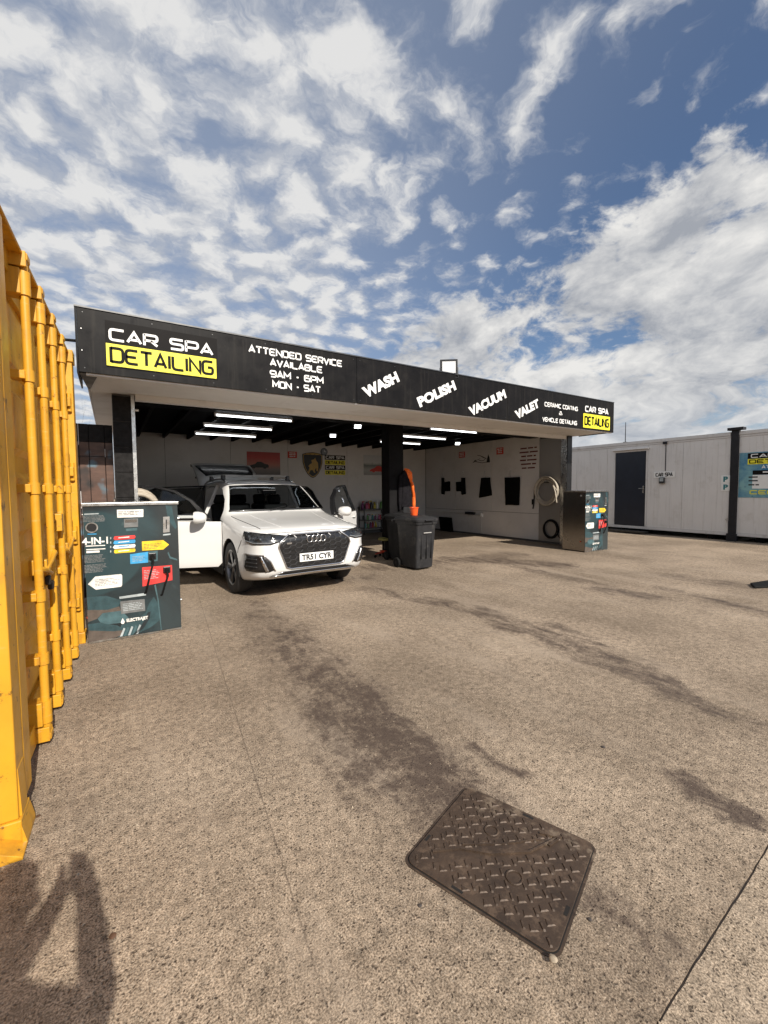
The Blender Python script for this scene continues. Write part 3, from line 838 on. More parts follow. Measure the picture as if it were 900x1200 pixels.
# round wall clock
c = B_(379.5, 529.5)
e = empty('wall_clock', (c.x, YB, c.z), label='round dark wall clock above the shield emblem', cat='clock')
MB().cyl((c.x, YB - .001, c.z), (c.x, YB - .04, c.z), .125, n=28).build('case', 'plastic_black', e, smooth=40)
MB().cyl((c.x, YB - .0405, c.z), (c.x, YB - .043, c.z), .105, n=28).build('dial', 'steel_dark', e)
MB().box((c.x, YB - .046, c.z + .03), (.012, .003, .07)).box((c.x + .03, YB - .046, c.z), (.06, .003, .010)).build('hands', 'vinyl_white', e)
# stacked name sign
a, b = B_(380.5, 533), B_(404.5, 557); w = b.x - a.x; rows = 4; hh = (a.z - b.z) / 4
e = empty('name_sign', ((a.x + b.x) / 2, YB, b.z), label='black and yellow stacked CAR SPA DETAILING sign on the back wall', cat='sign')
for i in range(4):
    z1 = a.z - i * hh; dark = i % 2 == 0
    p = MB().span(a.x, b.x, YB - .01, YB - .001, z1 - hh + .012, z1 - .004).build('sign_strip', 'vinyl_dark' if dark else 'vinyl_yellow', e)
    tech('CAR SPA' if dark else 'DETAILING', ((a.x + b.x) / 2, YB - .0105, z1 - hh / 2 + .004), VX, VZ, w * .92, hh * .62, .2).build('lettering', 'vinyl_white' if dark else 'vinyl_dark', p)
# side wall: message, car line drawing, hanging covers
a, b = W_(609, 524), W_(630, 548)
cy = (a.y + b.y) / 2
tag(words(MB(), (X1 - .003, cy, 2.76), -VY, VZ, .66, 6, .118, .34, rngs, .002, True).build('wall_message', 'ink_red'), 'dark red six line printed message on the wall near the steel panel', 'lettering')
c = W_(564, 538)
mb = MB()
def draw(pts, w=.018): stroke(mb, pts, w, Vector((X1 - .003, c.y, c.z)), -VY, VZ, .002)
draw([(-.40, -.10), (-.30, -.07), (-.10, -.10), (.05, -.13), (.28, -.11)])
draw([(-.18, .14), (-.05, .12), (.08, .05), (.2, .02), (.12, -.05), (.0, -.06), (-.12, -.02)])
draw([(-.36, -.09), (-.28, -.02), (-.22, -.08)], .03); draw([(-.30, -.05), (-.05, .02)], .012); draw([(.02, .10), (.28, -.02)], .012)
mb.prism([(.24, -.13), (.40, -.13), (.38, .02), (.32, .14), (.28, .02)], (X1 - .003, c.y, c.z), -VY, VZ, .002)
tag(mb.build('line_drawing', 'ink_black'), 'thin black line drawing of a car on the wall above the hanging covers', 'drawing')
def hanging(o, px, label, hook):
    pts = [W_(*p) for p in px]; cen = sum(pts, Vector()) / len(pts)
    e = empty('hanging_cover', (X1, cen.y, min(p.z for p in pts)), label=label, cat='cover', group='black covers hanging on the wall')
    n = len(pts); rr = random.Random(o)
    poly = []
    for i in range(n):
        p, q = pts[i], pts[(i + 1) % n]
        for t in (0, .25, .5, .75):
            s = p.lerp(q, t); poly.append((-(s.y - cen.y) + (rr.uniform(-.008, .008) if t else 0), s.z - cen.z + (rr.uniform(-.006, .006) if t else 0)))
    MB().prism(poly, (X1 - .012, cen.y, cen.z), -VY, VZ, .028).build('cloth', 'mat_black', e, bevel=0.006)
    hk = W_(*hook); top = max(p.z for p in pts)
    MB().tube([(X1 - .002, hk.y, hk.z), (X1 - .05, hk.y, hk.z), (X1 - .055, hk.y, hk.z - .06), (X1 - .03, hk.y, top - .01), (X1 - .026, hk.y, top - .05)], .007, 6).build('hook', 'steel', e)
    MB().box((X1 - .005, hk.y, hk.z + .01), (.008, .05, .09)).build('hook_plate', 'aluminium', e)
hanging(1, [(518, 560), (521, 560), (521.5, 565), (528, 564), (528, 575.5), (522, 575.5), (521.5, 579.5), (518, 579)], 'black H-shaped cover hanging closest to the back wall corner', (519.5, 555))
hanging(2, [(541, 560), (545.5, 560), (546.5, 579), (542, 580), (541, 576), (535.5, 575.5), (535, 565), (541, 564.5)], 'black H-shaped cover hanging second from the back wall corner', (543, 554))
hanging(3, [(564.5, 560), (575, 559.5), (577, 580.5), (562, 583.5)], 'black tapered cover hanging on the wall below the car drawing', (569, 553))
hanging(4, [(592, 559.5), (610, 559), (609, 592), (593, 591.8)], 'large rectangular black cover hanging on the wall', (599, 552))
# conduit with socket, a dark tray on the wall, a rubber mat leaning at its foot
a = W_(500, 600); b = W_(565, 609.5)
e = empty('wall_conduit', (X1, b.y, 0), label='thin grey conduit with a white socket box low on the side wall', cat='conduit')
MB().tube([(X1 - .02, YB - .1, .74), (X1 - .02, b.y, .70)], .012, 8).tube([(X1 - .02, b.y, .68), (X1 - .02, b.y + .02, .06)], .010, 8).build('pipe', 'aluminium', e)
MB().span(X1 - .06, X1 - .004, b.y - .05, b.y + .05, .64, .76).build('socket_box', 'sign_white', e, bevel=0.005)
a, b = W_(547, 599.5), W_(557.5, 602.5)
tag(MB().span(X1 - .10, X1 - .004, b.y, a.y, b.z - .02, a.z).build('wall_tray', 'plastic_black', bevel=0.008), 'small black tray fixed low on the side wall under the covers', 'tray')
a = W_(519, 608); b = W_(533, 623)
q = Matrix.Rotation(R(-9), 3, 'Y')
tag(MB().box((X1 - .09, (a.y + b.y) / 2 + .05, .275), (.02, .72, .53), q).build('floor_mat', 'mat_black', bevel=0.006), 'black rubber mat leaning against the foot of the side wall', 'mat')
# ------------------------------------------------------------------ hoses, bins and workshop things
def coil(name, c, ex, ey, r, turns, tr, material, label, seed, tail=None, cat='hose', sag=0.12):
    rr = random.Random(seed); c = Vector(c); ex = Vector(ex); ey = Vector(ey); en = ex.cross(ey)
    pts = []; N = turns * 28
    r_now = r; ox = oy = 0
    for i in range(N + 1):
        a = 2 * math.pi * i / 28
        if i % 14 == 0: tgt = r * rr.uniform(.72, 1.10); tx, ty = rr.uniform(-.10, .10) * r, rr.uniform(-.16, .05) * r
        r_now += (tgt - r_now) * .12; ox += (tx - ox) * .12; oy += (ty - oy) * .12
        k = 1 + sag * max(0, -math.sin(a))
        pts.append(c + ex * (r_now * math.cos(a) + ox) + ey * (r_now * k * math.sin(a) + oy) + en * (tr * (1 + 1.1 * (i / N) * turns * .55) + .003 * math.sin(a * 2.3)))
    if tail: pts += [Vector(p) for p in tail]
    o = MB().tube(pts, tr, 8).build(name, material, smooth=60)
    tag(o, label, cat)
    return o
c = on_x(641.5, 574, X1 - .04)
coil('coiled_hose', (X1 - .014, c.y, c.z), -VY, VZ, .36, 7, .021, 'hose_beige', 'coiled beige hose hanging on the steel splash panel', 4,
     tail=[(X1 - .20, c.y - .30, c.z + .12), (X1 - .22, c.y - .38, c.z - .05), (X1 - .2, c.y - .42, c.z - .35)])
MB_h = MB().span(X1 - .16, X1 - .013, c.y - .03, c.y + .03, c.z + .20, c.z + .24)
tag(MB_h.build('hose_hook', 'steel_dark', bevel=0.005), 'dark steel hook carrying the coiled beige hose', 'hook')
c = on_x(645, 619, X1 - .04)
coil('coiled_hose', (X1 - .014, c.y, c.z), -VY, VZ, .25, 4, .014, 'rubber_black', 'coiled thin black hose low on the steel splash panel', 5,
     tail=[(X1 - .05, c.y - .28, c.z - .22), (X1 - .04, c.y - .35, c.z - .27)])
e = empty('spray_lance', (X1 - .03, W_(627, 590).y, 1.0), label='short black spray lance hanging beside the coiled beige hose', cat='spray lance')
y = W_(627, 590).y
MB().tube([(X1 - .03, y, 1.55), (X1 - .03, y + .02, 1.15), (X1 - .03, y + .05, .98)], .018, 8).build('barrel', 'plastic_black', e)
MB().box((X1 - .03, y + .06, 1.18), (.03, .05, .16)).build('grip', 'rubber_black', e)
c = on_y(170, 580, 7.72)
coil('coiled_hose', (c.x - .10, 7.66, c.z - .20), VX, VZ, .28, 6, .033, 'hose_beige', 'thick beige hose coiled beside the tiled column behind the payment cabinet', 9)

def wheelie_bin(name, loc, rz, material, label, group):
    e = empty(name, loc, rz, label, 'bin', group)
    # body: tapered, rounded corners, rim
    def ring(w, d, z, r=.05, yo=0): return [(x, y + yo, z) for x, y in rrect(-w / 2, w / 2, -d / 2, d / 2, r, 4)]
    lv = [ring(.40, .50, .035, .05), ring(.43, .53, .05), ring(.455, .575, .35), ring(.49, .645, .80), ring(.50, .66, .90), ring(.545, .70, .905), ring(.555, .71, .955), ring(.54, .69, .96)]
    mb = MB(); n = len(lv[0]); vs = [p for r_ in lv for p in r_]
    fs = [(i * n + k, i * n + (k + 1) % n, (i + 1) * n + (k + 1) % n, (i + 1) * n + k) for i in range(len(lv) - 1) for k in range(n)]
    fs.append(tuple(reversed(range(n)))); mb.add(vs, fs)
    # raised ribs on the front and flanks, wheel housing
    mb.box((0, -.305, .50), (.012, .03, .55)); mb.box((-.13, -.302, .50), (.012, .03, .55)); mb.box((.13, -.302, .50), (.012, .03, .55))
    mb.build('body', material, e, world=False, smooth=35)
    lid = MB()
    lr = [ring(.58, .76, .962, .06, .01), ring(.585, .765, .995, .06, .01), ring(.54, .70, 1.03, .07, .01), ring(.40, .54, 1.055, .09, .01), ring(.05, .06, 1.062, .02, .01)]
    vs = [p for r_ in lr for p in r_]
    lid.add(vs, [(i * n + k, i * n + (k + 1) % n, (i + 1) * n + (k + 1) % n, (i + 1) * n + k) for i in range(len(lr) - 1) for k in range(n)] + [tuple(reversed(range(n))), tuple(range(4 * n, 5 * n))])
    lo = lid.build('lid', material, e, world=False, smooth=35)
    MB().box((0, -.395, .985), (.20, .03, .022)).build('grip', material, lo, world=False, bevel=0.005)
    MB().tube([(-.26, .40, .93), (-.26, .47, .95), (.26, .47, .95), (.26, .40, .93)], .016, 8).build('handle', material, e, world=False)
    MB().cyl((-.27, .30, .10), (.27, .30, .10), .012, n=10).build('axle', 'steel', e, world=False)
    for s in (-1, 1):
        M = Matrix.Translation((s * .262, .30, .10)) @ Matrix.Rotation(R(90), 4, 'Y')
        w = MB().lathe([(.03, -.028), (.07, -.028), (.09, -.026), (.10, -.014), (.10, .014), (.09, .026), (.07, .028), (.03, .028)], 24, M).build('wheel', 'rubber_black', e, world=False, smooth=40)
        MB().lathe([(.0, -.024), (.03, -.024), (.07, -.020), (.07, .020), (.03, .024), (0, .024)], 20, M).build('rim', 'bin_grey', w, world=False, smooth=40)
    for x in (-.12, .12): MB().box((x, -.357, .935), (.02, .012, .05)).build('lift_slot', 'plastic_black', e, world=False)
    return e
b1 = wheelie_bin('wheelie_bin', (5.16, 6.93, 0), R(4), 'bin_grey', 'worn dark grey wheelie bin with an orange bucket on its lid', 'wheelie bins by the pillar')
# embossed mark on the bin's front
q = MB(); q.prism(rrect(-.10, .10, -.008, .008, .004), (0, -.342, .74), VX, VZ, .004); q.build('embossed_mark', 'aluminium', b1, world=False)
b2 = wheelie_bin('wheelie_bin', (5.46, 7.80, 0), R(2), 'bin_dark', 'darker wheelie bin standing between the grey bin and the pillar', 'wheelie bins by the pillar')
# orange bucket on the lid
p = on_y(480, 598, 7.10)
e = empty('bucket', (5.18, 7.02, 1.056), label='small orange bucket standing on the grey wheelie bin', cat='bucket')
MB().lathe([(0, .004), (.065, .004), (.085, .15), (.094, .152), (.094, .168), (.086, .168), (.078, .15), (.06, .02), (0, .02)], 24).build('pail', 'orange_plastic', e, world=False, smooth=40)
MB().tube([(.092, 0, .155), (.10, .03, .13), (.07, .10, .10), (0, .125, .095), (-.07, .10, .10), (-.10, .03, .13), (-.092, 0, .155)], .004, 6).build('handle', 'steel', e, world=False)
# jacket on the pillar
jx = pr + .015; jy = PY + .02
e = empty('work_jacket', (jx + .10, jy, 1.15), label='dark work jacket with bright orange trim hanging on the black pillar', cat='jacket')
rr = random.Random(5)
def cloth(rows, mbb):
    """rows: (z, x0, x1, y depth); a closed, folded sack of cloth"""
    n = 22; vs = []
    for j, (z, x0, x1, dp) in enumerate(rows):
        for i in range(n):
            a = 2 * math.pi * i / n; w = (x1 - x0) / 2
            f = 1 + .16 * math.sin(a * 5 + j * .5) * (j / len(rows)) + rr.uniform(-.04, .04)
            vs.append(((x0 + x1) / 2 + w * f * math.cos(a), jy - .06 + dp * f * math.sin(a), z + rr.uniform(-.006, .006)))
    m_ = len(rows)
    fs = [(j * n + i, j * n + (i + 1) % n, (j + 1) * n + (i + 1) % n, (j + 1) * n + i) for j in range(m_ - 1) for i in range(n)]
    fs += [tuple(range(n)), tuple(reversed(range((m_ - 1) * n, m_ * n)))]
    mbb.add(vs, fs)
mb = MB(); cloth([(2.02, jx - .03, jx + .03, .02), (1.98, jx - .08, jx + .08, .05), (1.90, jx - .11, jx + .12, .07), (1.75, jx - .12, jx + .15, .08), (1.55, jx - .12, jx + .18, .09), (1.35, jx - .12, jx + .20, .09), (1.18, jx - .10, jx + .21, .085)], mb)
mb.build('body', 'dark_cloth', e, smooth=60)
mb = MB(); cloth([(1.92, jx - .16, jx - .07, .04), (1.75, jx - .19, jx - .09, .05), (1.5, jx - .20, jx - .10, .05), (1.3, jx - .20, jx - .11, .05), (1.12, jx - .18, jx - .12, .04)], mb)
mb.build('sleeve', 'dark_cloth', e, smooth=60)
mb = MB(); cloth([(2.07, jx - .02, jx + .04, .03), (2.04, jx - .02, jx + .10, .08), (1.97, jx + .0, jx + .17, .11), (1.88, jx + .02, jx + .18, .11), (1.80, jx + .05, jx + .18, .10), (1.74, jx + .09, jx + .17, .08)], mb)
mb.build('hood', 'orange_cloth', e, smooth=60)
mb = MB(); cloth([(1.76, jx + .11, jx + .19, .10), (1.66, jx + .125, jx + .205, .11), (1.58, jx + .14, jx + .210, .11), (1.48, jx + .165, jx + .225, .11), (1.38, jx + .18, jx + .24, .105)], mb)
mb.build('orange_front', 'orange_cloth', e, smooth=60)
mb = MB(); cloth([(1.40, jx + .165, jx + .235, .105), (1.33, jx + .16, jx + .245, .11), (1.24, jx + .15, jx + .245, .11), (1.18, jx + .17, jx + .235, .10)], mb)
mb.build('orange_cuff', 'orange_cloth', e, smooth=60)
MB().tube([(pr - .02, jy - .05, 2.05), (pr + .03, jy - .07, 2.06), (pr + .03, jy - .07, 2.0)], .008, 6).build('hook', 'steel', e)

# rolling stool
sp = on_ground(451.5, 653)
e = empty('rolling_stool', (sp.x, sp.y, 0), R(18), 'rolling workshop stool with olive seat and red star base', 'stool')
MB().lathe([(0, .47), (.13, .468), (.165, .45), (.17, .425), (.16, .405), (0, .40)], 28).build('seat', 'olive_vinyl', e, world=False, smooth=40)
MB().cyl((0, 0, .12), (0, 0, .40), .026, n=12).build('post', 'plastic_black', e, world=False, smooth=40)
for k in range(5):
    a = 2 * math.pi * k / 5; c_, s_ = math.cos(a), math.sin(a)
    MB().tube([(c_ * .02, s_ * .02, .13), (c_ * .15, s_ * .15, .11), (c_ * .24, s_ * .24, .085)], [.025, .022, .016], 8).build('leg', 'red_metal', e, world=False, smooth=40)
    MB().lathe([(0, -.016), (.03, -.014), (.034, 0), (.03, .014), (0, .016)], 14, Matrix.Translation((c_ * .24, s_ * .24, .034)) @ Matrix.Rotation(a, 4, 'Z') @ Matrix.Rotation(R(90), 4, 'X')).build('caster', 'rubber_black', e, world=False, smooth=40)
MB().box((0, 0, .155), (.20, .20, .02)).build('tool_tray', 'red_metal', e, world=False, bevel=0.004)

# bottle shelf by the back wall
sa = on_y(423, 600, 13.28).x; sb = on_y(450, 600, 13.28).x
e = empty('shelving_unit', ((sa + sb) / 2, 13.25, 0), label='low metal shelving unit crowded with bottles by the back wall', cat='shelf')
for z in (.22, .50, .86):
    MB().span(sa, sb, 13.06, 13.46, z - .02, z).build('shelf', 'steel_dark', e)
for x in (sa + .015, sb - .015):
    for y in (13.075, 13.445): MB().span(x - .015, x + .015, y - .012, y + .012, 0, .98).build('post', 'plastic_black', e)
MB().span(sa, sb, 13.072, 13.08, .862, .90).build('front_rail', 'steel_dark', e)
bc = {'purple': (.16, .03, .12), 'red': (.40, .03, .03), 'yellow': (.50, .40, .03), 'teal': (.04, .20, .20), 'white': (.6, .6, .58), 'pink': (.42, .07, .18), 'black': (.02, .02, .02), 'green': (.10, .25, .06)}
for k, v in bc.items(): mat('bottle_' + k, v, 0.35, var=0.1)
rr = random.Random(21)
def bottle(x, y, z, h, cn, label):
    e = empty('spray_bottle', (x, y, z), rr.uniform(0, 6), label, 'bottle', 'bottles on the shelving unit')
    r = h * .17
    MB().lathe([(0, 0), (r, .004), (r, h * .55), (r * .8, h * .66), (r * .35, h * .74), (r * .35, h * .80), (0, h * .80)], 12).build('flask', 'bottle_' + cn, e, world=False, smooth=40)
    mb = MB(); mb.box((0, 0, h * .86), (r * .9, r * .7, h * .12)); mb.box((r * .9, 0, h * .90), (r * 1.4, r * .45, h * .06)); mb.box((r * .7, 0, h * .80), (r * .3, r * .4, h * .10))
    mb.build('trigger', 'bottle_' + rr.choice(['white', 'red', 'black', 'yellow']), e, world=False)
names = list(bc)
for z, n, where in ((.86, 8, 'top'), (.50, 8, 'middle'), (.22, 7, 'bottom')):
    order = names[:]; rr.shuffle(order)
    if z > .8: order = ['purple', 'pink', 'red', 'black', 'yellow', 'white', 'green', 'teal']
    for i in range(n):
        cn = order[i]
        bottle(sa + .08 + (sb - sa - .16) * i / (n - 1), 13.18 + rr.uniform(-.05, .12), z, (rr.uniform(.28, .38) if z > .8 else rr.uniform(.2, .25)), cn, f'{cn} spray bottle on the {where} shelf of the metal unit')
tag(MB().lathe([(0, 0), (.13, .002), (.15, .36), (.155, .37), (.14, .37), (.12, .02), (0, .02)], 24, Matrix.Translation((sb + .22, 13.2, 0))).build('dustbin', 'bin_grey', smooth=40), 'small grey dustbin between the shelving unit and the pillar', 'dustbin')

# ------------------------------------------------------------------ vending cabinets
CW, CD, CH = .885, .62, 1.475
CX, CY = -.250, 5.395
def cabinet_print():
    m = bpy.data.materials.new('cabinet_print'); m.use_nodes = True; MAT['cabinet_print'] = m
    g = G(m.node_tree); b = bsdf(m)
    co = g.node('ShaderNodeTexCoord').outputs['Object']
    x, y, z = g.sep(co)
    n = g.noise(co, 2.2, 4, 0.55, 0.6); n2 = g.noise(co, 7, 4, 0.6)
    c = g.mix(g.lin(n, .35, .68), (.010, .014, .017), (.030, .055, .063))
    # printed image: big soft arc across the upper half
    d = g.math('SQRT', g.add(g.mul(g.sub(x, .02), g.sub(x, .02)), g.mul(g.mul(g.sub(z, .95), g.sub(z, .95)), 1.3)))
    c = g.mix(g.smooth(d, .53, .50, 0, .8), c, (.026, .056, .064))
    c = g.mix(g.smooth(g.math('ADD', z, g.mul(x, -.10)), 1.34, 1.42, 0, .8), c, (.012, .014, .016))
    c = g.mix(g.smooth(n2, .60, .75, 0, .3), c, (.11, .17, .18))
    c = g.mix(g.smooth(x, .60, .72, 0, .55), c, (.030, .035, .037))
    g.put(b.inputs['Base Color'], c); b.inputs['Roughness'].default_value = .28
    b.inputs['Coat Weight'].default_value = .3
    return m
cabinet_print()
for nm, c in (('print_blue', (.055, .33, .62)), ('print_red', (.70, .055, .05)), ('print_yellow', (.80, .55, .035)), ('print_white', (.80, .78, .74)), ('print_grey', (.16, .165, .165)),
              ('print_teal', (.034, .070, .080)), ('print_teal_light', (.062, .118, .132)), ('print_tan', (.105, .085, .072)), ('print_silver', (.36, .40, .41)), ('print_deep', (.02, .028, .032))):
    mat(nm, c, .35, var=.3, vscale=11)
def vending_cabinet(label):
    e = empty('wash_cabinet', (CX, CY, 0), 0, label, 'cabinet', 'coin operated wash cabinets')
    body = MB().span(.004, CW - .004, .012, CD, .02, CH - .035).build('housing', 'steel_brushed', e, world=False, bevel=0.004)
    MB().span(.03, CW - .03, .04, CD - .03, 0, .0195).build('plinth', 'plastic_black', e, world=False)
    MB().span(-.012, CW + .012, -.015, CD + .012, CH - .034, CH).build('top_plate', 'steel', e, world=False, bevel=0.004)
    fp = MB().span(0, CW, -.002, .010, .022, CH - .036).build('front_panel', 'cabinet_print', e, world=False, bevel=0.002)
    MB().span(-.003, CW + .003, -.006, .011, .004, .021).build('base_trim', 'steel', e, world=False)
    def L(px, py):
        p = on_y(px, py, CY); return (p.x - CX, p.z)
    O = Vector((0, -.002, 0))
    def poly(pts, material, depth=.003, name='sticker', lift=0.0):
        MB().prism([L(*p) for p in pts], O - VY * lift, VX, VZ, depth).build(name, material, fp, world=False)
    def q(x0, y0): return (90 + x0 * .1444, 580 + y0 * .1444)
    def q2(x0, y0): return (90 + x0 * .1444, 660 + y0 * .1444)
    # printed photograph of gloved hands and a wheel in the lower half
    P1 = dict(depth=.0006, name='printed_shape')
    poly([q2(80, 275), q2(240, 265), q2(360, 300), q2(340, 350), q2(250, 378), q2(90, 380)], 'print_teal', **P1)
    poly([q2(85, 380), q2(250, 378), q2(345, 350), q2(360, 385), q2(210, 405), q2(165, 450), q2(90, 480)], 'print_tan', **P1)
    poly([q2(170, 450), q2(210, 405), q2(360, 385), q2(420, 440), q2(390, 480), q2(250, 495), q2(190, 480)], 'print_teal_light', lift=.0004, **P1)
    poly([q2(90, 495), q2(190, 482), q2(330, 505), q2(395, 540), q2(300, 552), q2(95, 545)], 'print_teal', **P1)
    poly([q2(95, 546), q2(300, 552), q2(392, 540), q2(350, 590), q2(240, 625), q2(90, 640)], 'print_tan', lift=.0004, **P1)
    poly([q2(360, 500), q2(470, 470), q2(560, 400), q2(585, 330), q2(625, 270), q2(660, 330), q2(675, 460), q2(600, 520), q2(470, 580), q2(335, 600)], 'print_teal', **P1)
    for k in range(5):
        x = 350 + k * 32
        poly([q2(x, 596 - k * 5), q2(x + 20, 592 - k * 5), q2(x + 44, 530 - k * 7), q2(x + 30, 524 - k * 7)], 'print_teal_light' if k % 2 else 'print_silver', lift=.0008, **P1)
    poly([q2(470, 580), q2(540, 530), q2(590, 450), q2(600, 390), q2(575, 400), q2(545, 470), q2(500, 540), q2(440, 588)], 'print_deep', lift=.0008, **P1)
    poly([q2(640, 170), q2(665, 300), q2(690, 540), q2(682, 542), q2(655, 300), q2(628, 180)], 'print_teal_light', lift=.0008, **P1)
    poly([q(720, 85), q(770, 90), q(790, 200), q(812, 260), q(800, 280), q(760, 230), q(735, 170)], 'print_teal', **P1)
    poly([q(735, 470), q(745, 462), q(760, 500), q(815, 520), q(815, 532), q(755, 515)], 'print_teal_light', **P1)
    # stickers
    poly([q(325, 120), q(540, 116), q(540, 178), q(328, 185)], 'print_white')
    w = MB(); rr = random.Random(2)
    a = L(*q(432, 138)); words(w, (a[0], -.005, a[1]), VX, VZ, .22, 3, .016, .45, rr, .001); w.build('print', 'print_grey', fp, world=False)
    poly([q(60, 152), q(178, 147), q(178, 156), q(60, 162)], 'print_silver', .001, 'print'); 
    a = L(*q(148, 172)); w = MB(); words(w, (a[0], -.0025, a[1]), VX, VZ, .21, 5, .014, .5, rr, .001)
    w.build('print', 'print_grey', fp, world=False); w = MB()
    a = L(*q(150, 492)); words(w, (a[0], -.0025, a[1]), VX, VZ, .19, 6, .014, .5, rr, .001)
    w.build('print', 'print_grey', fp, world=False); w = MB()
    a = L(*q(160, 568)); words(w, (a[0], -.0025, a[1]), VX, VZ, .21, 6, .015, .5, rr, .001); w.build('print', 'print_grey', fp, world=False)
    # round coin return
    a = L(*q(121, 265)); mb = MB(); mb.lathe([(.055, 0), (.055, -.008), (.044, -.008), (.042, 0)], 24, Matrix.Translation((a[0], -.002, a[1])) @ Matrix.Rotation(R(-90), 4, 'X'))
    mb.build('coin_return', 'steel', fp, world=False, smooth=40)
    MB().cyl((a[0], -.002, a[1]), (a[0], -.004, a[1]), .042, n=24).build('coin_hole', 'plastic_black', fp, world=False)
    poly([q(88, 315), q(160, 313), q(160, 320), q(88, 322)], 'print_blue', .001, 'print')
    a = L(*q(149, 372)); plain('4-IN-1', (a[0], -.003, a[1]), VX, VZ, .225, .075, .03, .001).build('lettering', 'print_white', fp, world=False)
    poly([q(72, 412), q(230, 405), q(230, 412), q(72, 420)], 'print_white', .001, 'print')
    poly([q(76, 440), q(232, 432), q(232, 440), q(76, 448)], 'print_white', .001, 'print')
    poly([q(78, 455), q(185, 450), q(185, 466), q(78, 472)], 'print_white', .001, 'print')
    # keypad and price strip
    poly([q(382, 195), q(497, 190), q(497, 258), q(384, 264)], 'print_grey', .006, 'keypad')
    poly([q(392, 200), q(487, 196), q(487, 220), q(392, 224)], 'steel_brushed', .003, 'display', .006)
    poly([q(398, 274), q(490, 268), q(490, 288), q(400, 294)], 'print_teal_light', .001, 'print')
    for k in range(4):
        c_ = ['print_red', 'print_blue', 'print_white', 'print_yellow'][k]; y = 332 + k * 36
        poly([q(298 - (k * 3 if k < 3 else -4), y + 24), q(305, y + 4), q(470, y - 6), q(477, y + 6), q(470, y + 22), q(310, y + 34)], c_, .003)
        a = L(*q(382, y + 13)); MB().prism([(-.05, -.006), (.05, -.002), (.05, .008), (-.05, .004)], (a[0], -.005, a[1]), VX, VZ, .001).build('print', 'print_white' if k != 2 else 'print_blue', fp, world=False)
        a = L(*q(275, y + 18)); MB().box((a[0], -.003, a[1]), (.010, .002, .022)).build('print', 'print_silver', fp, world=False)
    # coin slot
    poly([q(700, 178), q(752, 175), q(752, 300), q(700, 306)], 'steel', .010, 'coin_mechanism')
    poly([q(722, 200), q(730, 200), q(730, 275), q(722, 276)], 'plastic_black', .002, 'coin_slot', .010)
    poly([q(700, 318), q(760, 312), q(760, 324), q(700, 330)], 'print_silver', .001, 'print')
    # arrows and labels beside the sockets
    poly([q(528, 378), q(700, 366), q(748, 402), q(702, 442), q(530, 452)], 'print_yellow')
    poly([q(432, 482), q(578, 460), q(578, 548), q(434, 560)], 'print_blue')
    poly([q(576, 460), q(656, 452), q(656, 535), q(578, 545)], 'print_teal_light')
    poly([q(530, 588), q(772, 568), q(776, 690), q(534, 742)], 'print_red')
    poly([q2(90, 170), q2(150, 108), q2(360, 88), q2(368, 100), q2(368, 178), q2(360, 190), q2(155, 214)], 'print_white')
    a = L(*q2(255, 128))
    for i in range(5):
        w = MB(); words(w, (a[0], -.005, a[1] - i * .0155), VX, VZ, .24, 1, .0155, .35, rr, .001); w.build('print_line', 'print_grey', fp, world=False)
    w = MB()
    a = L(*q(505, 500)); words(w, (a[0], -.005, a[1]), VX, VZ, .13, 4, .016, .35, rr, .001)
    a = L(*q(610, 612)); words(w, (a[0], -.005, a[1]), VX, VZ, .16, 6, .018, .35, rr, .001)
    w.build('print', 'print_silver', fp, world=False)
    a = L(*q(615, 400)); w = MB(); words(w, (a[0], -.005, a[1]), VX, VZ, .17, 4, .016, .35, rr, .001); w.build('print', 'print_tan', fp, world=False)
    for (sx_, sy_), (ex_, ey_) in ((q(612, 495), q2(560, 235)), (q(730, 605), q2(692, 250))):
        a = L(sx_, sy_); b = L(ex_, ey_)
        s = MB().box((a[0], -.012, a[1]), (.075, .02, .07)).build('socket', 'plastic_black', fp, world=False, bevel=0.006)
        MB().cyl((a[0], -.022, a[1]), (a[0], -.055, a[1] - .01), .022, n=12).build('plug', 'rubber_black', fp, world=False)
        MB().tube([(a[0], -.045, a[1] - .01), (a[0] + .004, -.075, a[1] - .06), ((a[0] + b[0]) / 2 + .008, -.05, (a[1] + b[1]) / 2), (b[0], -.02, b[1]), (b[0] - .01, -.003, b[1] - .01)], .0105, 8).build('hose', 'rubber_black', fp, world=False, smooth=60)
    # lower specification panel and maker's name
    poly([q2(345, 272), q2(560, 240), q2(562, 260), q2(347, 290)], 'print_silver', .001, 'print')
    poly([q2(352, 310), q2(550, 290), q2(555, 385), q2(360, 412)], 'print_grey', .002)
    w = MB(); a = L(*q2(455, 325)); words(w, (a[0], -.0045, a[1]), VX, VZ, .19, 5, .018, .4, rr, .001); w.build('print', 'print_silver', fp, world=False)
    a = L(*q2(492, 455)); plain('ELECTRAJET', (a[0], -.0035, a[1]), VX, VZ, .205, .046, .04, .0016).build('lettering', 'print_white', fp, world=False)
    a = L(*q2(373, 474)); MB().prism([(0, .04), (.012, .012), (.018, -.004), (.012, -.02), (0, -.025), (-.012, -.02), (-.018, -.004), (-.012, .012)], (a[0], -.0035, a[1]), VX, VZ, .001).build('drop_logo', 'print_white', fp, world=False)
    for z in (.33, 1.28): MB().cyl((CW - .004, .06, z), (CW + .02, .06, z), .016, n=12).build('side_lock', 'steel', e, world=False)
    MB().cyl((-.0, .12, CH - .12), (-.012, .12, CH - .12), .02, n=14).build('side_lock', 'aluminium', e, world=False)
    MB().cyl((-.0, .12, .25), (-.012, .12, .25), .014, n=14).build('side_lock', 'red_metal', e, world=False)
    return e
cab = vending_cabinet('blue grey coin operated cabinet standing beside the yellow container')
cab2 = copy_tree(cab)
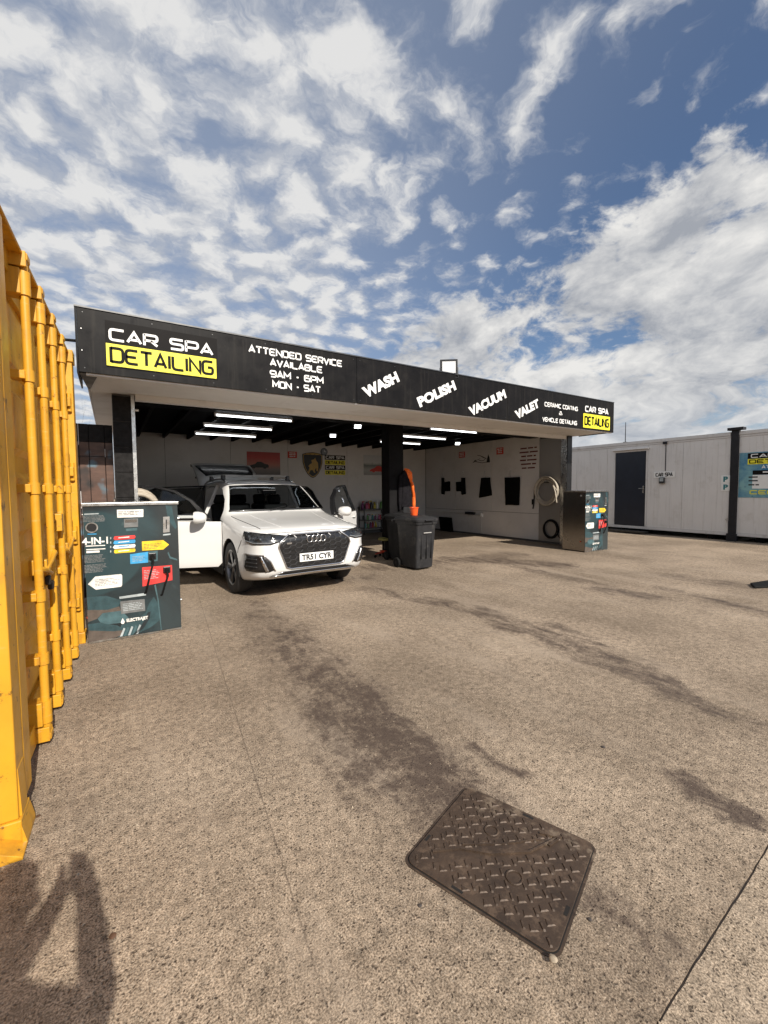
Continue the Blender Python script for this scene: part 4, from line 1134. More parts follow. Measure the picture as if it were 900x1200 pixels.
cab2['label'] = 'coin operated cabinet standing at the mouth of the bay by the coiled hoses'
pb = on_ground(685.3, 647.5)
cab2.location = (pb.x, pb.y, 0); cab2.rotation_euler = (0, 0, R(-3)); cab2.scale = (1.02, 1.05, 1.03)
# ------------------------------------------------------------------ yellow shipping container
mat('container_yellow', (0.64, 0.318, 0.020), 0.42, var=0.14, vscale=2.2, dirt=(0.33, 0.15, 0.022), dscale=4.5, damt=0.55, streak=True, rust=0.8, bump=0.06, bscale=7, rvar=0.14)
mat('container_gasket', (0.05, 0.035, 0.02), 0.8, var=0.2)
mat('lock_dark', (0.03, 0.025, 0.02), 0.5, metal=0.6, var=0.3)
CROT = R(-2.19)
clen = 3.14; chei = 3.03
cdir = Vector((math.sin(-CROT), math.cos(-CROT), 0)); cnor = Vector((math.cos(-CROT), -math.sin(-CROT), 0))
cp = Vector((-.372, 3.31, 0)) - cdir * 0.84
box = empty('shipping_container', tuple(cp), CROT, 'bright yellow steel shipping container with four locking bars on its doors', 'container')
CY_ = 'container_yellow'
def cb(name, x0, x1, y0, y1, z0, z1, parent=box, material=CY_, bevel=0.006):
    return MB().span(x0, x1, y0, y1, z0, z1).build(name, material, parent, world=False, bevel=bevel)
Wd = 2.44
# frame
for y0, y1 in ((0, .145), (.158, .30), (clen - .15, clen)):
    cb('corner_post', -.12, 0, y0, y1, .118, chei - .118)
    cb('corner_post', -Wd, -Wd + .12, y0, y1, .118, chei - .118)
for y0, y1 in ((-.012, .166), (clen - .166, clen + .012)):
    for x0, x1 in ((-.15, .012), (-Wd - .012, -Wd + .15)):
        for z0, z1 in ((0, .117), (chei - .117, chei + .003)):
            c_ = cb('corner_casting', x0, x1, y0, y1, z0, z1)
            MB().cyl((x1 - .001 if x1 > 0 else x0 + .001, (y0 + y1) / 2, (z0 + z1) / 2), ((x1 + .003) if x1 > 0 else x0 - .003, (y0 + y1) / 2, (z0 + z1) / 2), .032, n=16).build('casting_hole', 'lock_dark', c_, world=False)
cb('bottom_rail', -.20, -.075, .302, clen - .168, .02, .16)
cb('top_rail', -.20, -.088, .302, clen - .168, chei - .15, chei - .01)
cb('bottom_rail', -Wd + .152, -.152, .02, .14, .02, .16); cb('top_rail', -Wd + .152, -.152, .02, .12, chei - .14, chei - .01)
cb('bottom_rail', -Wd + .152, -.152, clen - .14, clen - .02, .02, .16); cb('top_rail', -Wd + .152, -.152, clen - .12, clen - .02, chei - .14, chei - .01)
cb('roof', -Wd + .02, -.02, .02, clen - .02, chei - .03, chei - .012)
cb('floor', -Wd + .05, -.21, .15, clen - .15, .13, .159)
# flared foot plate beside the near casting
mb = MB(); mb.prism([(-.002, .118), (.010, .118), (.002, .34), (-.002, .34)], (0, .13, 0), VX, VZ, .11)
mb.prism([(.012, .10), (.030, .02), (.030, -.0), (.012, -.0)], (0, .17, 0), VX, VZ, .19)
mb.prism([(-.16, .0), (.03, .0), (.03, .012), (-.16, .115)], (0, -.012, 0), VX, VZ, .10)
mb.build('gusset', CY_, box, world=False, bevel=0.004)
# corrugated walls
def corr(name, a, b, z0, z1, depth, nrm):
    a = Vector(a); b = Vector(b); L = (b - a).length; d = (b - a) / L; n = int(L / .27); step = L / n; pts = []
    for i in range(n):
        s = i * step
        for t, o in ((0, 0), (.26, 0), (.50, 1), (.76, 1)): pts.append(a + d * (s + t * step) + Vector(nrm) * depth * o)
    pts.append(b); m_ = len(pts)
    vs = [(p.x, p.y, z0) for p in pts] + [(p.x, p.y, z1) for p in pts]
    MB().add(vs, [(i, i + 1, m_ + i + 1, m_ + i) for i in range(m_ - 1)]).build(name, CY_, box, world=False)
corr('corrugated_wall', (-Wd + .12, .06, 0), (-.12, .06, 0), .161, chei - .141, .036, (0, -1, 0))
corr('corrugated_wall', (-.12, clen - .06, 0), (-Wd + .12, clen - .06, 0), .161, chei - .141, .036, (0, 1, 0))
corr('corrugated_wall', (-Wd + .06, clen - .15, 0), (-Wd + .06, .15, 0), .161, chei - .151, .036, (-1, 0, 0))
# door leaves with pressed ribs
d0, d1 = .325, clen - .175; dm = (d0 + d1) / 2
def to_local(p): return wmat(box).inverted() @ p
pln = box.matrix_world
ub = []
for px in ((35, 480), (51.5, 480), (64.5, 480), (74.5, 480)):
    q = to_local(on_plane(px[0], px[1], cp - cnor * .03, cnor)); ub.append(q.y)
doors = []
for k, (a, b) in enumerate(((d0, dm - .004), (dm + .004, d1))):
    dz0, dz1 = .165, chei - .155
    dd = MB().span(-.155, -.135, a + .02, b - .02, dz0 + .02, dz1 - .02).build('door', CY_, box, world=False)
    for y0, y1 in ((a, a + .07), (b - .07, b)): MB().span(-.175, -.105, y0, y1, dz0, dz1).build('door_stile', CY_, dd, world=False, bevel=0.006)
    for z in (dz0, dz1 - .09): MB().span(-.175, -.106, a + .071, b - .071, z, z + .09).build('door_rail', CY_, dd, world=False, bevel=0.006)
    n = 5; ph = (dz1 - dz0 - .18) / n
    for i in range(n):
        zc = dz0 + .09 + ph * (i + .5)
        mb = MB(); y0, y1 = a + .075, b - .075
        zz0, zz1 = zc - ph * .40, zc + ph * .40
        vs = [(-.084, y0, zz0), (-.084, y1, zz0), (-.084, y1, zz1), (-.084, y0, zz1), (-.120, y0 + .03, zz0 + .04), (-.120, y1 - .03, zz0 + .04), (-.120, y1 - .03, zz1 - .04), (-.120, y0 + .03, zz1 - .04)]
        vs = [(-.1345 if i_ < 4 else -.104, v[1], v[2]) for i_, v in enumerate(vs)]
        mb.add(vs, [(4, 5, 6, 7), (0, 1, 5, 4), (1, 2, 6, 5), (2, 3, 7, 6), (3, 0, 4, 7)]).build('pressed_rib', CY_, dd, world=False)
    MB().span(-.174, -.11, b - .0005, b + .0075, dz0, dz1).build('gasket', 'container_gasket', dd, world=False)
    doors.append(dd)
# hinges on both posts
for yy, s in ((.30, 1), (clen - .15, -1)):
    for z in (.45, 1.15, 1.80, 2.50):
        h = MB().cyl((-.035, yy + s * .018, z - .09), (-.035, yy + s * .018, z + .09), .022, n=12).build('hinge', CY_, box, world=False, smooth=40)
        MB().span(-.052, -.02, min(yy - s * .05, yy + s * .075), max(yy - s * .05, yy + s * .075), z - .045, z + .045).build('hinge_leaf', CY_, h, world=False, bevel=0.004)
# locking bars
for k, u in enumerate(ub):
    bar = MB().cyl((-.028, u, .05), (-.028, u, chei - .005), .0235, n=16).build('locking_bar', CY_, box, world=False, smooth=40)
    for z in (.55, .95, 1.62, 2.30):
        MB().cyl((-.028, u, z - .035), (-.028, u, z + .035), .031, n=14).build('bar_guide', CY_, bar, world=False, smooth=40)
        MB().box((-.075, u, z), (.075, .10, .05)).build('guide_plate', CY_, bar, world=False, bevel=0.004)
    for zt, sg in ((chei - .035, 1), (.06, -1)):
        MB().cyl((-.028, u, zt - sg * .22), (-.028, u, zt - sg * .08), .033, n=14).build('cam_sleeve', CY_, bar, world=False, smooth=40)
        MB().box((-.026, u, zt), (.055, .085, .045)).build('cam', CY_, bar, world=False, bevel=0.008)
        for o_ in (.045, -.045): MB().box((-.055, u + o_, zt - sg * .02), (.10, .02, .09)).build('cam_keeper', CY_, bar, world=False, bevel=0.004)
        MB().box((-.075, u, zt - sg * .15), (.075, .11, .15)).build('keeper_plate', CY_, bar, world=False, bevel=0.005)
    hz_ = 1.12 + .05 * (k % 2); sd_ = 1 if k % 2 == 0 else -1
    MB().tube([(-.02, u, hz_), (-.004, u + sd_ * .02, hz_ - .01), (-.004, u + sd_ * .20, hz_ - .05), (-.012, u + sd_ * .36, hz_ - .09)], [.018, .016, .013, .012], 8).build('handle', CY_, bar, world=False, smooth=40)
    MB().box((-.06, u + sd_ * .30, hz_ - .07), (.10, .05, .10)).build('handle_catch', CY_, bar, world=False, bevel=0.006)
    if k in (0, 1):
        MB().box((-.012, u + sd_ * .30, hz_ - .16), (.03, .05, .06)).build('padlock', 'lock_dark', bar, world=False, bevel=0.008)
cb('lock_box', -.105, -.006, ub[2] - .12, ub[2] - .03, 1.28, 1.42)

# ------------------------------------------------------------------ pale portable cabins
KROT = R(-1.26)
kp = Vector((15.30, 7.5, 0))
kdir = Vector((math.sin(-KROT), math.cos(-KROT), 0)); knor = Vector((-math.cos(-KROT), math.sin(-KROT), 0))
KM = Matrix.Translation(kp) @ Matrix.Rotation(KROT, 4, 'Z')
def K(px, py, off=0.0):
    q = KM.inverted() @ on_plane(px, py, kp - knor * -off, knor); return q.y, q.z
ypost = K(860, 560)[0]
def cabin(name, y0, y1, label, door=None):
    e = empty(name, tuple(KM @ Vector((0, (y0 + y1) / 2, 0))), KROT, label, 'cabin', None)
    o = (y0 + y1) / 2
    def s(nm, xa, xb, ya, yb, za, zb, material, parent=e, bevel=0.0):
        return MB().span(xa, xb, ya - o, yb - o, za, zb).build(nm, material, parent, world=False, bevel=bevel)
    s('core', .025, 2.9, y0 + .03, y1 - .03, .22, 3.06, 'wall_edge')
    n = max(1, round((y1 - y0) / 1.17)); w = (y1 - y0) / n
    segs = [(y0 + i * w, y0 + (i + 1) * w) for i in range(n)]
    if door:
        cut = [];
        for a, b in segs:
            if b <= door[0] or a >= door[1]: cut.append((a, b))
            else:
                if a < door[0] - .05: cut.append((a, door[0]))
                if b > door[1] + .05: cut.append((door[1], b))
        segs = cut
    for a, b in segs:
        p = s('wall_panel', 0, .02, a + .003, b - .003, .25, 3.0, 'cabin_wall', bevel=0.002)
        # shallow pressed flutes
        m_ = max(1, int((b - a) / .30))
        for i in range(1, m_):
            yy = a + (b - a) * i / m_
            s('flute', -.004, -.0005, yy - .006, yy + .006, .27, 2.98, 'cabin_wall', p)
    s('bottom_rail', -.012, .06, y0, y1, .16, .247, 'cabin_trim', bevel=0.004)
    s('top_rail', -.015, .06, y0, y1, 3.003, 3.06, 'cabin_trim', bevel=0.004)
    s('roof_edge', -.035, .08, y0, y1, 3.064, 3.14, 'cabin_trim', bevel=0.006)
    s('roof', -.03, 2.95, y0, y1, 3.142, 3.165, 'cabin_trim')
    for yy in np.linspace(y0 + .5, y1 - .5, max(2, int((y1 - y0) / 2))):
        s('skid', .15, 2.8, yy - .08, yy + .08, 0, .158, 'under_black')
    s('floor', .04, 2.9, y0 + .02, y1 - .02, .165, .215, 'under_black')
    return e, s, o
da, _ = K(756.5, 575); db, dtop = K(721.5, 531)
end1 = 3.9
c1, s1, o1 = cabin('portable_cabin', ypost + .10, end1, 'long pale portable cabin with a single dark door', (da - .05, db + .05))
s1('door_frame', -.014, .03, da - .05, da, .25, dtop + .06, 'cabin_trim'); s1('door_frame', -.014, .03, db, db + .05, .25, dtop + .06, 'cabin_trim')
s1('door_frame', -.012, .03, da + .001, db - .001, dtop, dtop + .06, 'cabin_trim')
s1('wall_panel', 0, .02, da - .05, db + .05, dtop + .063, 3.0, 'cabin_wall')
dr = s1('door', -.006, .02, da + .008, db - .008, .262, dtop - .006, 'door_navy', bevel=0.004)
s1('door_seal', -.009, -.0065, da + .03, da + .036, .30, dtop - .05, 'cabin_dark', dr)
hy, hz2 = K(753, 573.5)
s1('handle_plate', -.016, -.006, da + .05, da + .10, hz2 - .12, hz2 + .12, 'steel', dr, .003)
MB().tube([(-.016, da + .075 - o1, hz2 + .03), (-.06, da + .075 - o1, hz2 + .03), (-.065, da + .20 - o1, hz2 + .03)], .011, 8).build('handle', 'steel', dr, world=False)
s1('door_canopy', -.10, -.001, da - .10, db + .10, dtop + .065, dtop + .085, 'cabin_trim', bevel=0.004)
s1('door_step', -.30, -.02, da - .15, db + .05, .05, .10, 'steel_dark', bevel=0.004)
s1('cable_conduit', -.02, -.001, K(780, 545)[0] - .008, K(780, 545)[0] + .008, K(780, 552)[1], 3.0, 'cabin_dark')
s1('junction_box', -.06, -.016, K(780, 520)[0] - .06, K(780, 520)[0] + .06, 2.98, 3.06, 'cabin_dark')
# post covering the joint between the two cabins
e = empty('joint_post', tuple(KM @ Vector((0, ypost, 0))), KROT, 'tall dark steel post covering the joint between the two pale cabins', 'post')
MB().span(-.06, .06, -.105, .075, .01, 3.20).build('shaft', 'cabin_dark', e, world=False, bevel=0.006)
MB().span(-.12, .10, -.22, .16, 3.201, 3.28).build('cap', 'cabin_dark', e, world=False, bevel=0.01)
MB().span(-.10, .07, -.13, .11, .0, .22).build('foot', 'cabin_dark', e, world=False, bevel=0.01)
MB().lathe([(.028, -.01), (.04, -.01), (.04, .01), (.028, .01)], 16, Matrix.Translation((-.04, .11, .62)) @ Matrix.Rotation(R(90), 4, 'Y')).build('ring', 'steel', e, world=False)
c2, s2, o2 = cabin('portable_cabin', -9.5, ypost - .10, 'pale portable cabin carrying a blue printed banner')
# small fittings on the cabins
def wall_thing(name, a, b, label, cat, material, thick=.012, group=None):
    (y0, z0), (y1, z1) = K(*a), K(*b); ym = (y0 + y1) / 2; zm = (z0 + z1) / 2
    e = empty(name, tuple(KM @ Vector((0, ym, zm))), KROT, label, cat, group)
    w, h = abs(y1 - y0), abs(z1 - z0)
    MB().span(-.006 - thick, -.0055, -w / 2, w / 2, -h / 2, h / 2).build('plate', material, e, world=False, bevel=0.002)
    return e, w, h, -.006 - thick
e, w, h, xo = wall_thing('name_plate', (766.5, 553), (791, 559.5), 'small white plate reading CAR SPA beside the cabin door', 'sign', 'sign_white')
tech('CAR SPA', (xo - .0005, 0, 0), -VY, VZ, w * .82, h * .62, .2).build('lettering', 'ink_black', e, world=False)
y_, z_ = K(776.5, 563)
e = empty('wall_keypad', tuple(KM @ Vector((0, y_, z_))), KROT, 'small dark keypad box under the white name plate', 'keypad')
MB().span(-.075, -.006, -.08, .08, -.10, .10).build('case', 'steel_dark', e, world=False, bevel=0.008)
MB().span(-.079, -.0755, -.055, .055, -.03, .08).build('face', 'print_silver', e, world=False)
for i, (a, b) in enumerate((((845.5, 557), (856, 566)), ((845.5, 566.3), (856, 575.3)))):
    e, w, h, xo = wall_thing('parking_sign', a, b, 'white sign with a teal letter P, ' + ('the upper' if i == 0 else 'the lower') + ' of the pair by the dark post', 'sign', 'sign_white', group='parking signs')
    mat('print_sea', (.02, .17, .19), .5, var=.05)
    plain('P', (xo - .0005, 0, 0), -VY, VZ, w * .5, h * .68, .05).build('lettering', 'print_sea', e, world=False)
# banner
m = bpy.data.materials.new('banner_blue'); m.use_nodes = True; MAT['banner_blue'] = m
g = G(m.node_tree); b_ = bsdf(m); co = g.node('ShaderNodeTexCoord').outputs['Object']
n = g.noise(co, 2.2, 5, .6, .5); n2 = g.noise(co, 9, 4, .6)
g.put(b_.inputs['Base Color'], g.mix(g.smooth(n2, .55, .75, 0, .5), g.mix(g.lin(n, .35, .65), (.03, .16, .32), (.22, .42, .44)), (.02, .07, .2)))
b_.inputs['Roughness'].default_value = .4
(yl, zt), (_, zb) = K(867, 531), K(867, 583)
bw_ = 1.75
e = empty('printed_banner', tuple(KM @ Vector((0, yl - bw_ / 2, zb))), KROT, 'blue printed banner with name plates and a white list panel', 'banner')
H = zt - zb
MB().span(-.012, -.0055, -bw_ / 2, bw_ / 2, 0, H).build('sheet', 'banner_blue', e, world=False)
def bn(nm, ya, yb, za, zb_, material, lift=.0): return MB().span(-.015 - lift, -.012 - lift, -(ya * bw_ - bw_ / 2), -(yb * bw_ - bw_ / 2), za * H, zb_ * H).build(nm, material, e, world=False)
bn('name_strip', .11, .90, .86, .98, 'vinyl_dark'); bn('name_strip', .11, .90, .735, .855, 'vinyl_yellow'); bn('list_panel', .18, .95, .20, .50, 'sign_white'); bn('list_heading', .18, .80, .505, .60, 'vinyl_dark')
BO = Vector((-.016, 0, 0))
tech('CAR SPA', (-.0155, 0, .92 * H), -VY, VZ, .70 * bw_, .085 * H, .2).build('lettering', 'vinyl_white', e, world=False)
tech('DETAILING', (-.0155, 0, .797 * H), -VY, VZ, .74 * bw_, .085 * H, .2).build('lettering', 'vinyl_dark', e, world=False)
tech('ATTENDED', (-.0125, 0, .67 * H), -VY, VZ, .42 * bw_, .075 * H, .2).build('lettering', 'vinyl_white', e, world=False)
tech('CERAMIC', (-.0125, 0, .12 * H), -VY, VZ, .70 * bw_, .09 * H, .2).build('lettering', 'vinyl_yellow', e, world=False)
rr = random.Random(8); w = MB()
for zz in (.44, .36, .27): words(w, (-.0155, .30 * bw_ - .02, zz * H), -VY, VZ, .16 * bw_, 1, .065, .55, rr, .001); words(w, (-.0155, .05 * bw_, zz * H), -VY, VZ, .14 * bw_, 1, .05, .5, rr, .001)
w.build('print', 'ink_black', e, world=False)
w = MB(); words(w, (-.0155, .02, .545 * H), -VY, VZ, .36 * bw_, 1, .06, .6, rr, .001); w.build('print', 'sign_white', e, world=False)
# aerial on the cabin roof
yy, _ = K(728, 521)
p = KM @ Vector((.25, yy, 0))
tag(MB().cyl((p.x, p.y, 3.165), (p.x, p.y, 3.90), .016, .010, n=8).box((p.x, p.y, 3.19), (.10, .10, .03)).build('roof_aerial', 'cabin_dark'), 'thin dark aerial mast on the cabin roof', 'aerial')

# ------------------------------------------------------------------ fence beside the bay, bare tree behind it, cable
m = bpy.data.materials.new('fence_print'); m.use_nodes = True; MAT['fence_print'] = m
g = G(m.node_tree); b_ = bsdf(m); co = g.node('ShaderNodeNewGeometry').outputs['Position']
x_, y_, z_ = g.sep(co)
n = g.noise(g.mapping(co, scale=(1, 1, 3)), 3.5, 5, .6); n2 = g.noise(g.vmath('ADD', co, (1, 2, 3)), 4.2, 2, .5)
c = g.mix(g.lin(n, .3, .7), (.050, .026, .018), (.125, .066, .046))
c = g.mix(g.smooth(g.noise(co, 1.6, 3, .5), .55, .62), c, (.016, .014, .014))
c = g.mix(g.smooth(n2, .56, .70, 0, .75), c, (.10, .20, .26))
g.put(b_.inputs['Base Color'], c); b_.inputs['Roughness'].default_value = .45
FY = 7.62; ft = on_y(110, 497, FY).z
e = empty('panel_fence', (-1.4, FY, 0), label='dark brown panelled fence with blue blotches beside the tiled column', cat='fence')
xe = [on_y(px, 540, FY).x for px in (134, 123.5, 105, 93)]
xs_ = [.055] + xe[1:]; stp = xe[2] - xe[3]
while xs_[-1] > -2.6: xs_.append(xs_[-1] - .21)
zrow = [.03, .62, 1.20, on_y(110, 535, FY).z, on_y(110, 518, FY).z, ft]
for i in range(len(xs_) - 1):
    for j in range(len(zrow) - 1):
        top = j == len(zrow) - 2
        MB().span(xs_[i + 1] + .004, xs_[i] - .004, FY, FY + .02, zrow[j] + .003, zrow[j + 1] - .003).build('fence_board', 'tile_black' if top and i % 1 == 0 else 'fence_print', e, bevel=0.003)
for i in range(1, len(xs_)):
    for z0, z1 in ((zrow[4] - .05, ft - .01), (1.35, 1.60), (2.10, 2.22)):
        if (i + int(z0 * 7)) % 3 == 0: MB().span(xs_[i] - .0035, xs_[i] + .0035, FY - .003, FY + .015, z0, z1).build('joint_strip', 'cabin_trim', e)
MB().span(xs_[-1], .05, FY + .0205, FY + .0215, .03, ft - .004).build('backing', 'tile_black', e)
for x in (-.65, -1.9, -2.7): MB().span(x - .04, x + .04, FY + .022, FY + .10, 0, ft - .03).build('post', 'joist_black', e)
for z in (.3, 1.3, 2.3): MB().span(-2.75, .05, FY + .0215, FY + .06, z - .04, z + .04).build('rail', 'joist_black', e) if z < 0 else None
mat('bark', (.10, .08, .065), .9, var=.3, vscale=20, bump=.3, bscale=40)
rr = random.Random(12)
e = empty('bare_tree', (-1.3, 15.2, 0), label='bare twiggy tree top showing over the panelled fence', cat='tree')
tr = MB(); br = MB()
def grow(p, d, L, r, lev, mb):
    pts = [p]; rad = [r]; q = p
    for i in range(4):
        d = (d + Vector((rr.uniform(-.16, .16), rr.uniform(-.16, .16), rr.uniform(-.02, .12)))).normalized(); q = q + d * L / 4; pts.append(q); rad.append(r * (1 - .17 * (i + 1)))
    mb.tube(pts, rad, 6 if lev < 2 else 4)
    if lev < 4:
        for k in range(4 if lev else 6):
            t = rr.uniform(.35, 1.0); i = min(3, int(t * 4)); a = rr.uniform(0, 6.28)
            nd = (d * .75 + Vector((math.cos(a), math.sin(a), .35)) * rr.uniform(.45, .8)).normalized()
            grow(pts[i].lerp(pts[i + 1], t * 4 - i), nd, L * rr.uniform(.5, .7), rad[i + 1] * .6, lev + 1, br)
grow(Vector((0, 0, 0)), Vector((.05, 0, 1)), 2.3, .09, 0, tr)
tr.build('trunk', 'bark', e, world=False); br.build('crown', 'bark', e, world=False)
p0 = Vector((FX0 - .02, YF + .45, 3.47)); pts = [p0 + Vector((-1, 0, 0)) * t * 3.0 + Vector((0, 0, -.06 * math.sin(math.pi * t))) for t in np.linspace(0, 1, 10)]
e = tag(MB().tube(pts, .018, 8).build('overhead_cable', 'rubber_black'), 'dark overhead cable running from the fascia end above the container', 'cable')

# ------------------------------------------------------------------ inspection cover
mc = Vector((1.387, 1.247, 0)); mrot = R(19.6)
m = bpy.data.materials.new('cast_iron'); m.use_nodes = True; MAT['cast_iron'] = m
g = G(m.node_tree); b_ = bsdf(m); co = g.node('ShaderNodeTexCoord').outputs['Object']
n = g.noise(co, 4.5, 6, .65); n2 = g.noise(co, 30, 5, .65)
c = g.mix(g.lin(n, .35, .68), (.044, .029, .020), (.092, .060, .040))
c = g.mix(g.smooth(g.noise(g.vmath('ADD', co, (4, 2, 0)), 3.2, 6, .65), .58, .74, 0, .55), c, (.15, .108, .074))
c = g.mix(g.smooth(n2, .55, .7, 0, .5), c, (.030, .022, .017))
c = g.mix(g.smooth(g.add(g.noise(g.vmath('ADD', co, (9, 1, 0)), 7.5, 7, .7), g.mul(g.sep(co)[0], .5)), .60, .74, 0, .85), c, (.24, .183, .13))
c = g.mix(g.smooth(g.noise(g.vmath('ADD', co, (2, 7, 0)), 16, 7, .75), .50, .64, 0, .55), c, (.16, .108, .072))
g.put(b_.inputs['Base Color'], c); b_.inputs['Roughness'].default_value = .55; b_.inputs['Metallic'].default_value = .25
bnn = g.node('ShaderNodeBump'); bnn.inputs['Strength'].default_value = .35; bnn.inputs['Distance'].default_value = .004
g.put(bnn.inputs['Height'], g.noise(co, 70, 5, .7)); g.put(b_.inputs['Normal'], bnn.outputs[0])
mat('gap_dark', (.010, .008, .007), .9, var=.2)
mh = empty('inspection_cover', tuple(mc), mrot, 'rusty cast iron inspection cover set in the concrete yard', 'manhole cover')
hw, hh = .288, .312
MB().prism(rrect(-hw - .013, hw + .013, -hh - .013, hh + .013, .050, 6), (0, 0, .0012), VX, VY, .0020).build('frame', 'cast_iron', mh, world=False)
MB().prism(rrect(-hw - .004, hw + .004, -hh - .004, hh + .004, .043, 6), (0, 0, .0034), VX, VY, .0006).build('gap', 'gap_dark', mh, world=False)
pl_ = MB().prism(rrect(-hw, hw, -hh, hh, .04, 6), (0, 0, .0042), VX, VY, .005).build('plate', 'cast_iron', mh, world=False, bevel=0.002)
zt_ = .0092
step = .043
dg1 = Vector((hw, -hh)).normalized(); dg2 = Vector((-dg1.y, dg1.x))      # rows run corner to corner
k = .0185
def stud_mesh(nm, tri):
    n_ = len(tri); cxx = sum(p for p, q in tri) / n_; cyy = sum(q for p, q in tri) / n_
    lo = [(p, q, -.001) for p, q in tri]; hi = [(cxx + (p - cxx) * .70, cyy + (q - cyy) * .62, .0042) for p, q in tri]
    me = MB().add(lo + hi, [tuple(range(n_, 2 * n_))] + [(a_, (a_ + 1) % n_, n_ + (a_ + 1) % n_, n_ + a_) for a_ in range(n_)]).mesh(nm)
    me.materials.append(MAT['cast_iron']); return me
stud_a = stud_mesh('tread_stud', [(-k * .28, -k * 1.05), (k * .28, -k * 1.05), (k * .28, k * 1.05), (-k * .28, k * 1.05)])
stud_b = stud_mesh('tread_stud', [(-k, -k * .9), (k * .95, -k * .9), (-k * .7, k * .9)])
sang = math.atan2(dg1.y, dg1.x); rr = random.Random(4)
for i in range(-11, 12):
    for j in range(-10, 11):
        p = dg1 * (i * .034) + dg2 * (j * .054 + (.014 if i % 4 > 1 else 0))
        if abs(p.x) > hw - .030 or abs(p.y) > hh - .030: continue
        if (p - Vector((.085, .085))).length < .042 or (p - Vector((-.085, -.09))).length < .042: continue
        if abs(p.dot(dg2) - .012) < .019 and abs(p.dot(dg1)) < .30: continue
        o = bpy.data.objects.new('tread_stud', stud_a if i % 2 else stud_b); col.objects.link(o); o.parent = pl_
        o.location = (p.x, p.y, zt_); o.rotation_euler = (0, 0, sang + rr.uniform(-.05, .05)); o.scale = (1, 1, rr.uniform(.7, 1.1))
def ring_(x, y, r, rx=1.0): return [(x + r * rx * math.cos(a), y + r * math.sin(a), zt_ + .001) for a in np.linspace(0, 2 * math.pi, 20, endpoint=False)]
MB().tube(ring_(.085, .085, .030), .0045, 6, closed=True).build('maker_ring', 'cast_iron', pl_, world=False)
MB().tube(ring_(-.085, -.09, .032), .0045, 6, closed=True).build('maker_ring', 'cast_iron', pl_, world=False)
# long raised arrow bar across the middle
bar_ = MB()
def dg(a_, b_): p = dg1 * a_ + dg2 * b_; return (p.x, p.y)
stroke(bar_, [dg(-.30, .03), dg(-.18, .035), dg(-.05, -.005), dg(.12, -.012), dg(.27, .045)], .009, Vector((0, 0, zt_ - .001)), VX, VY, .008)
stroke(bar_, [dg(-.16, .055), dg(.02, .042), dg(.20, .05)], .007, Vector((0, 0, zt_ - .001)), VX, VY, .006)
stroke(bar_, [dg(.21, .085), dg(.29, .05), dg(.22, .012)], .009, Vector((0, 0, zt_ - .001)), VX, VY, .008)
bar_.build('raised_arrow', 'cast_iron', pl_, world=False)
for (x, y, w_, h_) in ((-.10, -hh + .014, .045, .014), (hw - .014, -.02, .014, .05), (-.13, hh - .014, .04, .012), (-hw + .014, .07, .012, .05)):
    MB().span(x - w_ / 2, x + w_ / 2, y - h_ / 2, y + h_ / 2, zt_ - .002, zt_ + .0006).build('key_hole', 'gap_dark', pl_, world=False)
# packed grit along one edge and a pale stone in the corner
mat('grit', (.33, .27, .20), .95, var=.3, vscale=60)
def pebble(name, x, y, r, material, label, seed, sq=.55, cat='stone'):
    rr = random.Random(seed); bm = bmesh.new(); bmesh.ops.create_icosphere(bm, subdivisions=2, radius=r)
    for v in bm.verts:
        v.co *= 1 + rr.uniform(-.16, .16); v.co.z *= sq
    me = bpy.data.meshes.new(name); bm.to_mesh(me); bm.free()
    o = finish(name, me, material, smooth=50); zmin = min(v.co.z for v in me.vertices); o.location = (x, y, -zmin); o.rotation_euler.z = rr.uniform(0, 6)
    tag(o, label, cat); return o
p = on_ground(648, 1126, .012)
o = pebble('pebble', p.x, p.y, .014, 'grit', 'pale pebble lying in the corner of the inspection cover', 3); o.location.z += .012
# loose chips and leaves scattered over the yard
mat('chip_dark', (.06, .05, .045), .9, var=.3); mat('leaf_brown', (.11, .055, .03), .8, var=.3, vscale=40)
spots = [(132, 1098, 'leaf_brown', .012, 'small brown stone chip lying beside the photographer shadow'), (45, 957, 'leaf_brown', .010, 'tiny red brown leaf on the ground by the container foot'),
         (691, 1078, 'chip_dark', .008, 'dark stone chip lying beyond the inspection cover corner'), (492, 1062, 'chip_dark', .008, 'dark stone chip on open concrete near the inspection cover'), (707, 876, 'chip_dark', .012, 'dark stone chip on the open yard beyond the cover')]
for i, (a, b, mm, r_, lb) in enumerate(spots):
    p = on_ground(a, b); pebble('stone_chip', p.x, p.y, r_, mm, lb, 30 + i, .35, 'stone chip')
# dark wedge at the edge of the yard, added as a low black slab
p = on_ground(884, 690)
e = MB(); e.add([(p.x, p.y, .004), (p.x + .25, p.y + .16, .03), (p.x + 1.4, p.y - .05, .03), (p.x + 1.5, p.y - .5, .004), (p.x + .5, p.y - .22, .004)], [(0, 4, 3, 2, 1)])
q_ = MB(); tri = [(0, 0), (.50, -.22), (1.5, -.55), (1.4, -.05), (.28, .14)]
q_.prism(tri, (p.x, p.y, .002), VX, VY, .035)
tag(q_.build('dark_wedge', 'rubber_black', bevel=0.012), 'low dark wedge added on the yard towards the bannered cabin', 'wedge')

